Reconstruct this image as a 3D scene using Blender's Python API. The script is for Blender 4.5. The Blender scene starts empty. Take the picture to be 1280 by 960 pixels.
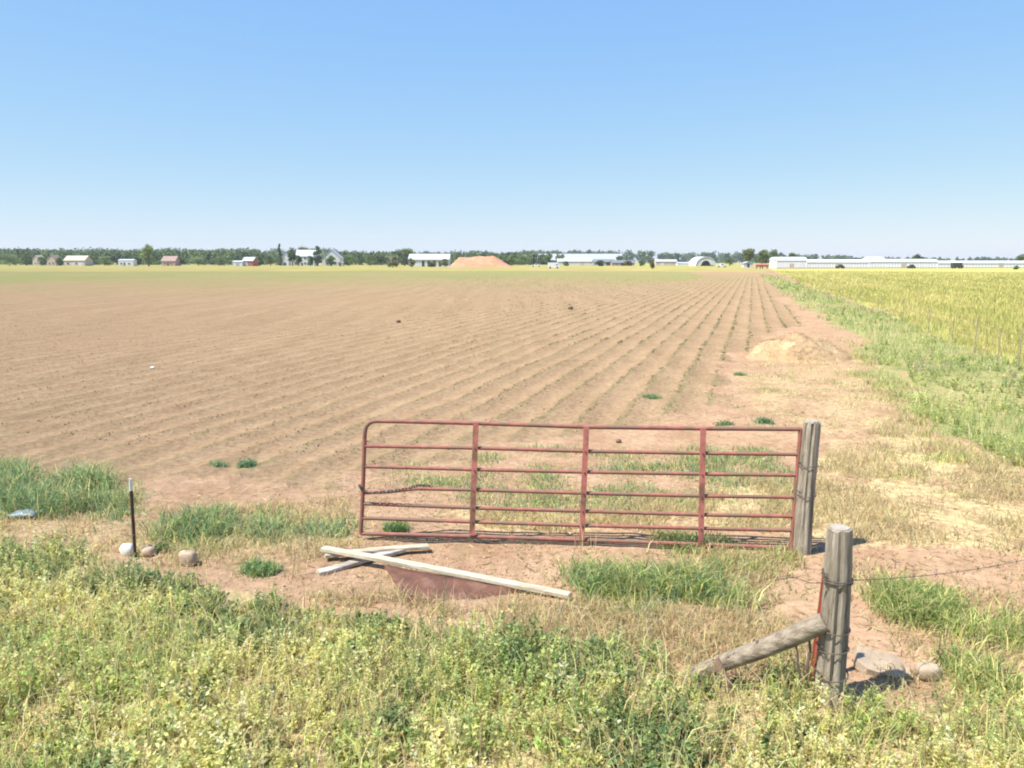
import bpy, math, random
import numpy as np
from mathutils import Vector, Matrix

rng = np.random.default_rng(7)
random.seed(7)
sc = bpy.context.scene
col = sc.collection
R = math.radians

# ------------------------------------------------------------------ camera geometry
F, CX, CY, HZ, CAMZ = 960.0, 640.0, 480.0, 327.0, 3.0
PITCH = math.atan((CY - HZ) / F)
cp, sp = math.cos(PITCH), math.sin(PITCH)

def ray(px, py):
    a = (np.asarray(px, float) - CX) / F
    b = (CY - np.asarray(py, float)) / F
    return a, cp + b * sp, -sp + b * cp          # x, y, z

def G(px, py, z=0.0):
    x, y, w = ray(px, py)
    t = (z - CAMZ) / w
    return Vector((float(x * t), float(y * t), z))

def PY(px, py, Y):
    x, y, w = ray(px, py)
    t = Y / y
    return Vector((float(x * t), Y, float(CAMZ + w * t)))

def XY(px, Y):
    return PY(px, 331, Y).x

# ------------------------------------------------------------------ noise helpers
def _hash(ix, iy, seed):
    h = (ix.astype(np.int64) * 374761393 + iy.astype(np.int64) * 668265263 + seed * 974634777) & 0xFFFFFFFF
    h = ((h ^ (h >> 13)) * 1274126177) & 0xFFFFFFFF
    h = h ^ (h >> 16)
    return (h & 0xFFFFFF) / float(0xFFFFFF)

def vnoise(x, y, scale, seed=0):
    x = np.asarray(x) / scale; y = np.asarray(y) / scale
    ix = np.floor(x); iy = np.floor(y)
    fx = x - ix; fy = y - iy
    fx = fx * fx * (3 - 2 * fx); fy = fy * fy * (3 - 2 * fy)
    a = _hash(ix, iy, seed); b = _hash(ix + 1, iy, seed)
    c = _hash(ix, iy + 1, seed); d = _hash(ix + 1, iy + 1, seed)
    return (a * (1 - fx) + b * fx) * (1 - fy) + (c * (1 - fx) + d * fx) * fy

def fbm(x, y, scale, seed=0, oct=3):
    s = 0; a = 1; t = 0
    for i in range(oct):
        s = s + a * vnoise(x, y, scale / 2 ** i, seed + 17 * i); t += a; a *= .55
    return s / t

def gpoly(pts):
    return np.array([(G(a, b).x, G(a, b).y) for a, b in pts])

def inside(poly, x, y):
    x = np.asarray(x); y = np.asarray(y)
    r = np.zeros(x.shape, bool)
    n = len(poly)
    for i in range(n):
        x1, y1 = poly[i]; x2, y2 = poly[(i + 1) % n]
        if y1 == y2: continue
        c = ((y1 > y) != (y2 > y)) & (x < (x2 - x1) * (y - y1) / (y2 - y1) + x1)
        r ^= c
    return r

def sstep(a, b, x):
    t = np.clip((x - a) / (b - a), 0, 1)
    return t * t * (3 - 2 * t)

# ------------------------------------------------------------------ field rows
_d = ray(941, HZ)
U = np.array([float(_d[0]), float(_d[1])]); U /= np.linalg.norm(U)
NV = np.array([U[1], -U[0]])
ROW = 0.76
def rowv(x, y): return x * NV[0] + y * NV[1]
def rowu(x, y): return x * U[0] + y * U[1]

Z_FIELD = gpoly([(-500, 600), (-40, 588), (130, 618), (250, 600), (400, 610), (470, 590), (620, 556), (800, 530), (890, 500), (925, 450),
                 (945, 420), (1010, 405), (985, 385), (945, 346), (940, 343.5), (820, 343), (400, 345), (-600, 348)])
Z_GREENFAR = gpoly([(-700, 372), (100, 372), (300, 374), (450, 370), (650, 366), (800, 358), (885, 346), (860, 340), (400, 338), (-700, 340)])
Z_YELFAR = gpoly([(-800, 339.3), (300, 339.3), (500, 338.3), (800, 338.5), (958, 340.5), (965, 333.5), (400, 330.5), (-800, 330.5)])
Z_HAY = gpoly([(960, 336.2), (985, 346), (1020, 361), (1080, 380), (1150, 408), (1230, 440), (1300, 475), (1500, 560), (2500, 700),
               (2500, 336), (1400, 335.2)])
Z_DITCH = gpoly([(946, 343), (972, 346), (1015, 362), (1075, 382), (1130, 400), (1220, 437), (1330, 478), (1500, 570), (1500, 650),
                 (1270, 590), (1190, 540), (1140, 495), (1085, 445), (1055, 412), (1000, 378)])
Z_FORE = gpoly([(-300, 676), (0, 688), (60, 690), (120, 708), (200, 728), (290, 748), (345, 770), (420, 780), (520, 804), (640, 806), (760, 812),
                (850, 858), (960, 864), (1020, 886), (1100, 894), (1300, 892), (1700, 900), (2400, 1500), (-1200, 1500)])
Z_DRYR = gpoly([(1010, 590), (1120, 520), (1200, 560), (1330, 600), (1500, 700), (1400, 720), (1230, 690), (1060, 690), (1012, 650)])
Z_DRYGATE = gpoly([(560, 640), (700, 628), (860, 618), (1010, 600), (1012, 665), (800, 664), (640, 662)])
Z_HEADL = gpoly([(930, 470), (1060, 440), (1110, 480), (1140, 560), (1040, 560), (960, 520)])
Z_STRIPL = gpoly([(-300, 640), (-40, 645), (170, 655), (300, 640), (440, 615), (450, 690), (330, 715), (180, 700), (-40, 660), (-300, 655)])

def gz(x, y):
    x = np.asarray(x, float); y = np.asarray(y, float)
    r = np.hypot(x, y)
    near = 1 - sstep(26, 60, r)
    h = (fbm(x, y, 1.7, 3, 3) - .5) * .09 * near + (vnoise(x, y, .22, 9) - .5) * .025 * (1 - sstep(12, 22, r))
    f = inside(Z_FIELD, x + (vnoise(x, y, 1.5, 5) - .5) * .8, y + (vnoise(x, y, 1.5, 6) - .5) * .8)
    w = rowv(x, y) + (vnoise(rowu(x, y), rowv(x, y) * .1, 3, 12) - .5) * .12
    h = h + f * .017 * np.cos(2 * np.pi * w / ROW) * (1 - sstep(22, 34, r))
    return h

# ------------------------------------------------------------------ node material helpers
def newmat(name):
    m = bpy.data.materials.new(name); m.use_nodes = True
    nt = m.node_tree; nt.nodes.clear()
    return m, nt, nt.nodes, nt.links

def wear(name, c1, c2, rough=.8, scale=6, stretch=(1, 1, 1), bump=.3, bdist=.01, metal=0.0, c3=None, t3=.62, detail=6):
    """two colours mixed by noise, optional third colour in patches, bump from the same noise"""
    m, nt, N, L = newmat(name)
    out = N.new('ShaderNodeOutputMaterial'); b = N.new('ShaderNodeBsdfPrincipled')
    b.inputs['Roughness'].default_value = rough; b.inputs['Metallic'].default_value = metal
    tc = N.new('ShaderNodeTexCoord'); mp = N.new('ShaderNodeMapping'); mp.inputs['Scale'].default_value = stretch
    nz = N.new('ShaderNodeTexNoise'); nz.inputs['Scale'].default_value = scale; nz.inputs['Detail'].default_value = detail
    nz.inputs['Roughness'].default_value = .65
    rp = N.new('ShaderNodeValToRGB'); rp.color_ramp.elements[0].position = .32; rp.color_ramp.elements[1].position = .68
    rp.color_ramp.elements[0].color = (*c1, 1); rp.color_ramp.elements[1].color = (*c2, 1)
    L.new(tc.outputs['Object'], mp.inputs['Vector']); L.new(mp.outputs[0], nz.inputs['Vector']); L.new(nz.outputs['Fac'], rp.inputs['Fac'])
    c = rp.outputs['Color']
    if c3:
        n2 = N.new('ShaderNodeTexNoise'); n2.inputs['Scale'].default_value = scale * .45; n2.inputs['Detail'].default_value = 5
        L.new(mp.outputs[0], n2.inputs['Vector'])
        r2 = N.new('ShaderNodeValToRGB'); r2.color_ramp.elements[0].position = t3 - .06; r2.color_ramp.elements[1].position = t3 + .06
        L.new(n2.outputs['Fac'], r2.inputs['Fac'])
        mx = N.new('ShaderNodeMixRGB'); mx.inputs['Color2'].default_value = (*c3, 1)
        L.new(r2.outputs['Color'], mx.inputs['Fac']); L.new(c, mx.inputs['Color1']); c = mx.outputs['Color']
    L.new(c, b.inputs['Base Color'])
    if bump:
        bp = N.new('ShaderNodeBump'); bp.inputs['Strength'].default_value = bump; bp.inputs['Distance'].default_value = bdist
        L.new(nz.outputs['Fac'], bp.inputs['Height']); L.new(bp.outputs['Normal'], b.inputs['Normal'])
    L.new(b.outputs[0], out.inputs['Surface'])
    return m

def leafmat(name, trans=.3):
    m, nt, N, L = newmat(name)
    out = N.new('ShaderNodeOutputMaterial')
    at = N.new('ShaderNodeAttribute'); at.attribute_name = 'Col'
    d = N.new('ShaderNodeBsdfDiffuse'); t = N.new('ShaderNodeBsdfTranslucent'); mx = N.new('ShaderNodeMixShader')
    mx.inputs['Fac'].default_value = trans
    L.new(at.outputs['Color'], d.inputs['Color']); L.new(at.outputs['Color'], t.inputs['Color'])
    L.new(d.outputs[0], mx.inputs[1]); L.new(t.outputs[0], mx.inputs[2]); L.new(mx.outputs[0], out.inputs['Surface'])
    return m

# ------------------------------------------------------------------ object helpers
def tag(o, label=None, cat=None, group=None, kind=None):
    if label: o['label'] = label
    if cat: o['category'] = cat
    if group: o['group'] = group
    if kind: o['kind'] = kind
    return o

def empty(name, loc, label, cat, group=None):
    o = bpy.data.objects.new(name, None); o.empty_display_size = .2
    o.location = loc; col.objects.link(o)
    return tag(o, label, cat, group)

def worldloc(o):
    v = Vector((0, 0, 0))
    while o is not None:
        v += o.location; o = o.parent
    return v

class MB:
    def __init__(s): s.v = []; s.f = []
    def add(s, vs, fs):
        n = len(s.v); s.v += [tuple(v) for v in vs]; s.f += [tuple(i + n for i in f) for f in fs]; return s
    def box(s, c, size, rot=None, taper=1.0):
        c = Vector(c); hx, hy, hz = [k / 2 for k in size]
        vs = []
        for z in (-hz, hz):
            k = taper if z > 0 else 1
            for x, y in ((-hx, -hy), (hx, -hy), (hx, hy), (-hx, hy)):
                p = Vector((x * k, y * k, z))
                vs.append(c + (rot @ p if rot else p))
        return s.add(vs, [(3, 2, 1, 0), (4, 5, 6, 7), (0, 1, 5, 4), (1, 2, 6, 5), (2, 3, 7, 6), (3, 0, 4, 7)])
    def tube(s, pts, rad, n=10, cap=True, jit=0.0, squash=1.0):
        pts = [Vector(p) for p in pts]
        if not hasattr(rad, '__len__'): rad = [rad] * len(pts)
        vs = []; fs = []
        d0 = (pts[1] - pts[0]).normalized()
        up = Vector((0, 0, 1)) if abs(d0.z) < .9 else Vector((1, 0, 0))
        a = d0.cross(up).normalized()
        for i, p in enumerate(pts):
            if i == 0: d = pts[1] - pts[0]
            elif i == len(pts) - 1: d = pts[-1] - pts[-2]
            else: d = (pts[i + 1] - pts[i]).normalized() + (pts[i] - pts[i - 1]).normalized()
            d.normalize()
            a = (a - d * a.dot(d)).normalized(); b = d.cross(a)
            for k in range(n):
                t = 2 * math.pi * k / n
                r = rad[i] * (1 + (random.random() - .5) * jit)
                vs.append(p + (a * math.cos(t) + b * math.sin(t) * squash) * r)
        for i in range(len(pts) - 1):
            for k in range(n):
                k2 = (k + 1) % n
                fs.append((i * n + k, i * n + k2, (i + 1) * n + k2, (i + 1) * n + k))
        if cap:
            fs.append(tuple(range(n - 1, -1, -1))); fs.append(tuple(range((len(pts) - 1) * n, len(pts) * n)))
        return s.add(vs, fs)
    def build(s, name, mat, parent=None, smooth=False):
        o0 = worldloc(parent) if parent else Vector((0, 0, 0))
        me = bpy.data.meshes.new(name)
        me.from_pydata([tuple(Vector(v) - o0) for v in s.v], [], s.f)
        me.materials.append(mat)
        if smooth:
            me.polygons.foreach_set('use_smooth', [True] * len(me.polygons))
            try: me.set_sharp_from_angle(angle=R(50))
            except Exception: pass
        me.update()
        o = bpy.data.objects.new(name, me); col.objects.link(o)
        if parent: o.parent = parent
        return o

def quadmesh(name, V, Q, C, mat, parent=None, origin=None):
    """big mesh of quads from numpy arrays: V (n,3), Q (m,4), C (n,3) colours"""
    V = np.asarray(V, np.float32)
    if origin is not None: V = V - np.asarray(origin, np.float32)
    me = bpy.data.meshes.new(name)
    me.vertices.add(len(V)); me.vertices.foreach_set('co', V.ravel())
    me.loops.add(Q.size); me.loops.foreach_set('vertex_index', Q.astype(np.int32).ravel())
    me.polygons.add(len(Q)); me.polygons.foreach_set('loop_start', np.arange(0, Q.size, 4, dtype=np.int32))
    me.update(calc_edges=True)
    if C is not None:
        at = me.attributes.new('Col', 'FLOAT_COLOR', 'POINT')
        at.data.foreach_set('color', np.hstack([C, np.ones((len(C), 1))]).astype(np.float32).ravel())
    me.materials.append(mat)
    o = bpy.data.objects.new(name, me); col.objects.link(o)
    if parent: o.parent = parent
    return o

class Leaves:
    """collects leaf quads and grass blades"""
    def __init__(s): s.V = []; s.Q = []; s.C = []; s.n = 0
    def _push(s, V, Q, C):
        s.V.append(V); s.Q.append(Q + s.n); s.C.append(C); s.n += len(V)
    def leaves(s, P, D, size, C, aspect=.5, flat=0.0):
        P = np.asarray(P, float); n = len(P)
        if n == 0: return
        D = D / (np.linalg.norm(D, axis=1, keepdims=True) + 1e-9)
        Rn = rng.normal(size=(n, 3)) + np.array([0, 0, flat])
        S = np.cross(D, Rn); S /= (np.linalg.norm(S, axis=1, keepdims=True) + 1e-9)
        Nn = np.cross(S, D)
        size = np.broadcast_to(np.asarray(size, float), (n,))[:, None]
        w = size * aspect * .5
        v0 = P; v2 = P + D * size
        m = P + D * size * .45 - Nn * size * .12
        v1 = m + S * w; v3 = m - S * w
        V = np.stack([v0, v1, v2, v3], 1).reshape(-1, 3)
        Q = np.arange(4 * n).reshape(n, 4)
        s._push(V, Q, np.repeat(C, 4, axis=0))
    def blades(s, P, H, lean, W, C, droop=.35, tipc=None):
        P = np.asarray(P, float); n = len(P)
        if n == 0: return
        a = rng.uniform(0, 2 * np.pi, n)
        L = np.stack([np.cos(a), np.sin(a), np.zeros(n)], 1)
        b = rng.uniform(0, 2 * np.pi, n)
        S = np.stack([np.cos(b), np.sin(b), np.zeros(n)], 1)
        H = np.broadcast_to(np.asarray(H, float), (n,))[:, None]; W = np.broadcast_to(np.asarray(W, float), (n,))[:, None]
        lean = np.broadcast_to(np.asarray(lean, float), (n,))[:, None]
        Z = np.array([0, 0, 1.0])
        p1 = P + Z * H * .55 + L * lean * H * .35
        p2 = P + Z * H * (1 - droop * lean) + L * lean * H
        V = np.stack([P - S * W * .5, P + S * W * .5, p1 + S * W * .42, p1 - S * W * .42, p2 + S * W * .06, p2 - S * W * .06], 1).reshape(-1, 3)
        k = np.arange(n)[:, None] * 6
        Q = np.concatenate([k + np.array([[0, 1, 2, 3]]), k + np.array([[3, 2, 4, 5]])], 0)
        Cc = np.repeat(C, 6, axis=0).reshape(n, 6, 3).copy()
        if tipc is not None: Cc[:, 4:, :] = tipc
        s._push(V, Q, Cc.reshape(-1, 3))
    def build(s, name, mat, parent=None, origin=None):
        return quadmesh(name, np.concatenate(s.V), np.concatenate(s.Q), np.concatenate(s.C), mat, parent, origin)

def scatter(poly, n, jit=.25):
    lo = poly.min(0); hi = poly.max(0)
    X = []; Y = []; c = 0
    while c < n:
        x = rng.uniform(lo[0], hi[0], 4 * n); y = rng.uniform(lo[1], hi[1], 4 * n)
        k = inside(poly, x + (vnoise(x, y, .5, 31) - .5) * 2 * jit, y + (vnoise(x, y, .5, 37) - .5) * 2 * jit)
        X.append(x[k]); Y.append(y[k]); c += k.sum()
        if c == 0: break
    X = np.concatenate(X)[:n]; Y = np.concatenate(Y)[:n]
    return X, Y

def pts3(x, y, dz=0.0): return np.stack([x, y, gz(x, y) + dz], 1)

def mixc(pal, n, w=None, var=.18):
    pal = np.array(pal, float)
    i = rng.choice(len(pal), n, p=None if w is None else np.array(w) / np.sum(w))
    return np.clip(pal[i] * (1 + rng.normal(0, var, (n, 1))) * (1 + rng.normal(0, .05, (n, 3))), .005, .9)

# ------------------------------------------------------------------ materials
M = {}
M['leaf'] = leafmat('leaf_blades', .48)
M['treeleaf'] = leafmat('tree_leaves', .40)
M['bark'] = wear('bark', (.10, .075, .055), (.20, .16, .12), .95, 4, (1, 1, .3), .6, .05)
M['gate_red'] = wear('rusty_red_paint', (.22, .080, .058), (.37, .140, .105), .75, 11, (1, 1, 1), .5, .006, 0.0, (.20, .115, .078), .52)
M['gate_red2'] = wear('faded_red_paint', (.42, .125, .10), (.54, .20, .16), .75, 11, (1, 1, 1), .5, .006, 0.0, (.22, .105, .07), .55)
M['wood'] = wear('weathered_post_wood', (.23, .185, .13), (.50, .43, .335), .95, 9, (4, 4, .30), 1.0, .035, 0, (.13, .105, .075), .62, 9)
M['wood_end'] = wear('post_end_grain', (.28, .24, .19), (.42, .37, .30), .95, 20, (1, 1, 1), .6, .01)
M['log'] = wear('weathered_log', (.18, .135, .09), (.40, .33, .245), .95, 9, (.5, 3.2, 2.2), 1.0, .03, 0, (.15, .115, .08), .60, 9)
M['plank'] = wear('bleached_plank', (.38, .32, .22), (.60, .53, .40), .85, 6, (.6, 4, 4), .6, .006, 0, (.36, .29, .21), .66)
M['plank_grey'] = wear('grey_plank', (.36, .32, .26), (.55, .52, .46), .85, 6, (.6, 4, 4), .6, .006, 0, (.30, .25, .20), .64)
M['rust'] = wear('rusted_sheet', (.095, .04, .024), (.165, .072, .044), .85, 9, (1, 1, 1), .8, .008, .0, (.21, .115, .075), .64)
M['rust_red'] = wear('rusty_red_steel', (.27, .065, .04), (.37, .11, .065), .6, 14, (1, 1, .5), .3, .004)
M['tpost'] = wear('brown_steel', (.085, .05, .04), (.17, .095, .07), .6, 20, (1, 1, 1), .3, .003)
M['white_paint'] = wear('white_paint', (.70, .69, .66), (.84, .83, .80), .55, 14, (1, 1, 1), .15, .003)
M['wire'] = wear('old_wire', (.06, .045, .035), (.14, .10, .08), .6, 30, (1, 1, 1), 0)
M['chain'] = wear('black_chain', (.02, .02, .02), (.06, .05, .045), .5, 30, (1, 1, 1), 0)
M['rock_white'] = wear('white_rock', (.58, .57, .52), (.80, .79, .74), .9, 7, (1, 1, 1), .6, .02)
M['rock_tan'] = wear('tan_rock', (.34, .245, .16), (.50, .38, .27), .9, 8, (1, 1, 1), .8, .02)
M['clod'] = wear('dark_clod', (.14, .085, .055), (.24, .15, .095), .95, 12, (1, 1, 1), .8, .02)
M['mound'] = wear('orange_dirt', (.42, .19, .10), (.55, .28, .16), .95, .25, (1, 1, 2.5), .8, .6)
M['stake'] = wear('brown_stake', (.20, .12, .08), (.33, .22, .15), .9, 12, (1, 1, .4), .6, .008)
M['slab'] = wear('pale_slab', (.30, .225, .15), (.44, .34, .24), .95, 8, (1, 1, 1), .9, .02)
M['plastic'] = wear('grey_plastic', (.12, .16, .17), (.22, .27, .28), .45, 8)
M['straw'] = wear('straw_heap_earth', (.37, .24, .125), (.48, .33, .18), .95, 4, (1, 1, 1), 1.0, .09, 0, (.56, .42, .23), .60)
M['soilpad'] = None
def paint(name, c, rough=.7, v=.10, sc_=1.2):
    return wear(name, tuple(k * (1 - v) for k in c), tuple(min(.9, k * (1 + v)) for k in c), rough, sc_, (1, 1, .3), .1, .02)
M['w_white'] = paint('white_siding', (.60, .595, .57))
M['w_white2'] = paint('white_sheeting', (.87, .87, .85), .5, .03)
M['w_cream'] = paint('cream_siding', (.54, .46, .36))
M['w_tan'] = paint('tan_siding', (.52, .40, .30))
M['w_pink'] = paint('pinkish_brick', (.46, .29, .23))
M['w_red'] = paint('red_barn_boards', (.50, .11, .07))
M['w_grey'] = paint('grey_siding', (.36, .36, .36))
M['w_dark'] = paint('dark_cladding', (.16, .155, .15))
M['r_grey'] = paint('grey_roofing', (.36, .37, .40), .6)
M['r_slate'] = paint('slate_roofing', (.16, .17, .19), .7)
M['r_pale'] = paint('pale_metal_roof', (.48, .50, .54), .6)
M['r_brown'] = paint('brown_shingles', (.30, .20, .16), .8)
M['r_tan'] = paint('tan_shingles', (.50, .40, .31), .8)
M['glass'] = wear('dark_window_glass', (.03, .035, .045), (.06, .07, .085), .12, 2, bump=0)
M['dark'] = wear('dark_doors_and_opening_shade', (.03, .028, .025), (.07, .06, .05), .9, 2, bump=.2)  # dark door boards, also painted shade inside the open bays and hut
M['tyre'] = wear('tyre_rubber', (.02, .02, .02), (.045, .045, .045), .85, 9, bump=.2)
M['car_white'] = wear('white_car_paint', (.76, .76, .75), (.82, .82, .81), .3, 3, bump=0)
M['car_dark'] = wear('dark_car_paint', (.045, .04, .035), (.07, .06, .05), .35, 3, bump=0)
M['car_red'] = wear('red_tank_paint', (.44, .16, .11), (.54, .22, .16), .5, 3, bump=0)

# ------------------------------------------------------------------ GROUND
def ground_material():
    m, nt, N, L = newmat('soil_and_litter')
    out = N.new('ShaderNodeOutputMaterial'); b = N.new('ShaderNodeBsdfDiffuse'); b.inputs['Roughness'].default_value = .6
    geo = N.new('ShaderNodeNewGeometry'); P = geo.outputs['Position']
    za = N.new('ShaderNodeAttribute'); za.attribute_name = 'ZoneA'     # dry, green, hay
    zb = N.new('ShaderNodeAttribute'); zb.attribute_name = 'ZoneB'     # rows, yellow far, pink dirt
    sa = N.new('ShaderNodeSeparateColor'); sb = N.new('ShaderNodeSeparateColor')
    L.new(za.outputs['Color'], sa.inputs[0]); L.new(zb.outputs['Color'], sb.inputs[0])
    def noise(scale, detail=5, vec=P, rough=.6):
        n = N.new('ShaderNodeTexNoise'); n.inputs['Scale'].default_value = scale; n.inputs['Detail'].default_value = detail
        n.inputs['Roughness'].default_value = rough; L.new(vec, n.inputs['Vector']); return n.outputs['Fac']
    def ramp(fac, a, b_, ca, cb):
        r = N.new('ShaderNodeValToRGB'); e = r.color_ramp.elements
        e[0].position = a; e[1].position = b_; e[0].color = (*ca, 1); e[1].color = (*cb, 1); L.new(fac, r.inputs['Fac']); return r.outputs['Color']
    def math_(op, a, b_=None, c=None):
        n = N.new('ShaderNodeMath'); n.operation = op
        for i, k in enumerate((a, b_, c)):
            if k is None: continue
            if isinstance(k, (int, float)): n.inputs[i].default_value = k
            else: L.new(k, n.inputs[i])
        return n.outputs[0]
    def mix(fac, a, b_, blend='MIX'):
        n = N.new('ShaderNodeMixRGB'); n.blend_type = blend
        if isinstance(fac, (int, float)): n.inputs[0].default_value = fac
        else: L.new(fac, n.inputs[0])
        for i, k in ((1, a), (2, b_)):
            if isinstance(k, tuple): n.inputs[i].default_value = (*k, 1)
            else: L.new(k, n.inputs[i])
        return n.outputs[0]
    nbig = noise(.09, 4); nmid = noise(1.1, 6); nsm = noise(9, 6, rough=.7); nfine = noise(45, 4)
    soil = ramp(nmid, .3, .7, SOIL_A, SOIL_B)
    soil = mix(math_('MULTIPLY', ramp(nbig, .35, .65, (0, 0, 0), (1, 1, 1)), .5), soil, SOIL_C)
    ms = N.new('ShaderNodeMapping'); ms.inputs['Rotation'].default_value = (0, 0, math.atan2(U[0], U[1])); ms.inputs['Scale'].default_value = (1, .06, 1)
    L.new(P, ms.inputs['Vector'])
    soil = mix(.6, soil, ramp(noise(.9, 5, ms.outputs[0]), .3, .7, (.80, .79, .77), (1.13, 1.13, 1.13)), 'MULTIPLY')
    soil = mix(.75, soil, ramp(nsm, .3, .72, (.52, .49, .45), (1.32, 1.30, 1.27)), 'MULTIPLY')
    soil = mix(math_('MULTIPLY', ramp(noise(3.2, 6, rough=.75), .56, .66, (0, 0, 0), (1, 1, 1)), .45), soil, (.24, .155, .085))
    pink = ramp(nmid, .3, .7, (.36, .225, .14), (.48, .33, .215))
    pink = mix(.75, pink, ramp(nsm, .3, .7, (.6, .57, .54), (1.25, 1.24, 1.22)), 'MULTIPLY')
    pink = mix(math_('MULTIPLY', ramp(noise(2.4, 6, rough=.75), .52, .62, (0, 0, 0), (1, 1, 1)), .55), pink, (.27, .19, .10))
    c = mix(sb.outputs[2], soil, pink)
    # rows: coordinate across the rows
    dp = N.new('ShaderNodeVectorMath'); dp.operation = 'DOT_PRODUCT'; dp.inputs[1].default_value = (NV[0], NV[1], 0); L.new(P, dp.inputs[0])
    wob = noise(.35, 2)
    v = math_('ADD', dp.outputs['Value'], math_('MULTIPLY', math_('SUBTRACT', wob, .5), .30))
    cs = math_('COSINE', math_('MULTIPLY', v, 2 * math.pi / ROW))
    # the crop line itself (greenish brown seedling litter) lies on the ridge crest
    crest = math_('MULTIPLY', ramp(cs, .70, 1.0, (0, 0, 0), (1, 1, 1)), sb.outputs[0])
    brk = ramp(noise(1.4, 5), .30, .55, (0, 0, 0), (1, 1, 1))
    crest = math_('MULTIPLY', math_('MULTIPLY', crest, brk), .60)
    c = mix(crest, c, ramp(nmid, .35, .65, (.20, .155, .085), (.15, .165, .07)))
    # greenish far crop
    gn = ramp(math_('ADD', math_('MULTIPLY', nsm, .35), math_('MULTIPLY', noise(.22, 5), .65)), .36, .58, (.55, .55, .55), (1, 1, 1))
    c = mix(math_('MULTIPLY', sa.outputs[1], gn), c, ramp(nmid, .3, .7, (.17, .205, .07), (.265, .265, .10)))
    # dry straw
    dn = ramp(math_('ADD', math_('MULTIPLY', nsm, .5), math_('MULTIPLY', nmid, .5)), .40, .58, (0, 0, 0), (1, 1, 1))
    c = mix(math_('MULTIPLY', sa.outputs[0], dn), c, ramp(nsm, .3, .7, (.42, .33, .15), (.62, .53, .28)))
    # yellow far grass and the hay field
    c = mix(sb.outputs[1], c, ramp(noise(.05, 5), .3, .7, (.26, .24, .075), (.40, .34, .13)))
    mp = N.new('ShaderNodeMapping'); mp.inputs['Rotation'].default_value = (0, 0, math.atan2(U[0], U[1])); mp.inputs['Scale'].default_value = (1, .12, 1)
    L.new(P, mp.inputs['Vector'])
    hayn = noise(.35, 6, mp.outputs[0])
    hay = ramp(hayn, .33, .66, (.33, .33, .09), (.50, .43, .15))
    hay = mix(.5, hay, ramp(nsm, .3, .7, (.6, .6, .6), (1.25, 1.25, 1.2)), 'MULTIPLY')
    c = mix(sa.outputs[2], c, hay)
    L.new(c, b.inputs['Color'])
    hgt = math_('ADD', math_('MULTIPLY', nsm, .6), math_('MULTIPLY', nfine, .25))
    hgt = math_('ADD', hgt, math_('MULTIPLY', math_('MULTIPLY', cs, sb.outputs[0]), .32))
    bp = N.new('ShaderNodeBump'); bp.inputs['Strength'].default_value = 1.0; bp.inputs['Distance'].default_value = .065
    L.new(hgt, bp.inputs['Height']); L.new(bp.outputs['Normal'], b.inputs['Normal'])
    L.new(b.outputs[0], out.inputs['Surface'])
    return m
SOIL_A, SOIL_B, SOIL_C = (.315, .217, .130), (.410, .293, .183), (.36, .245, .152)

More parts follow.
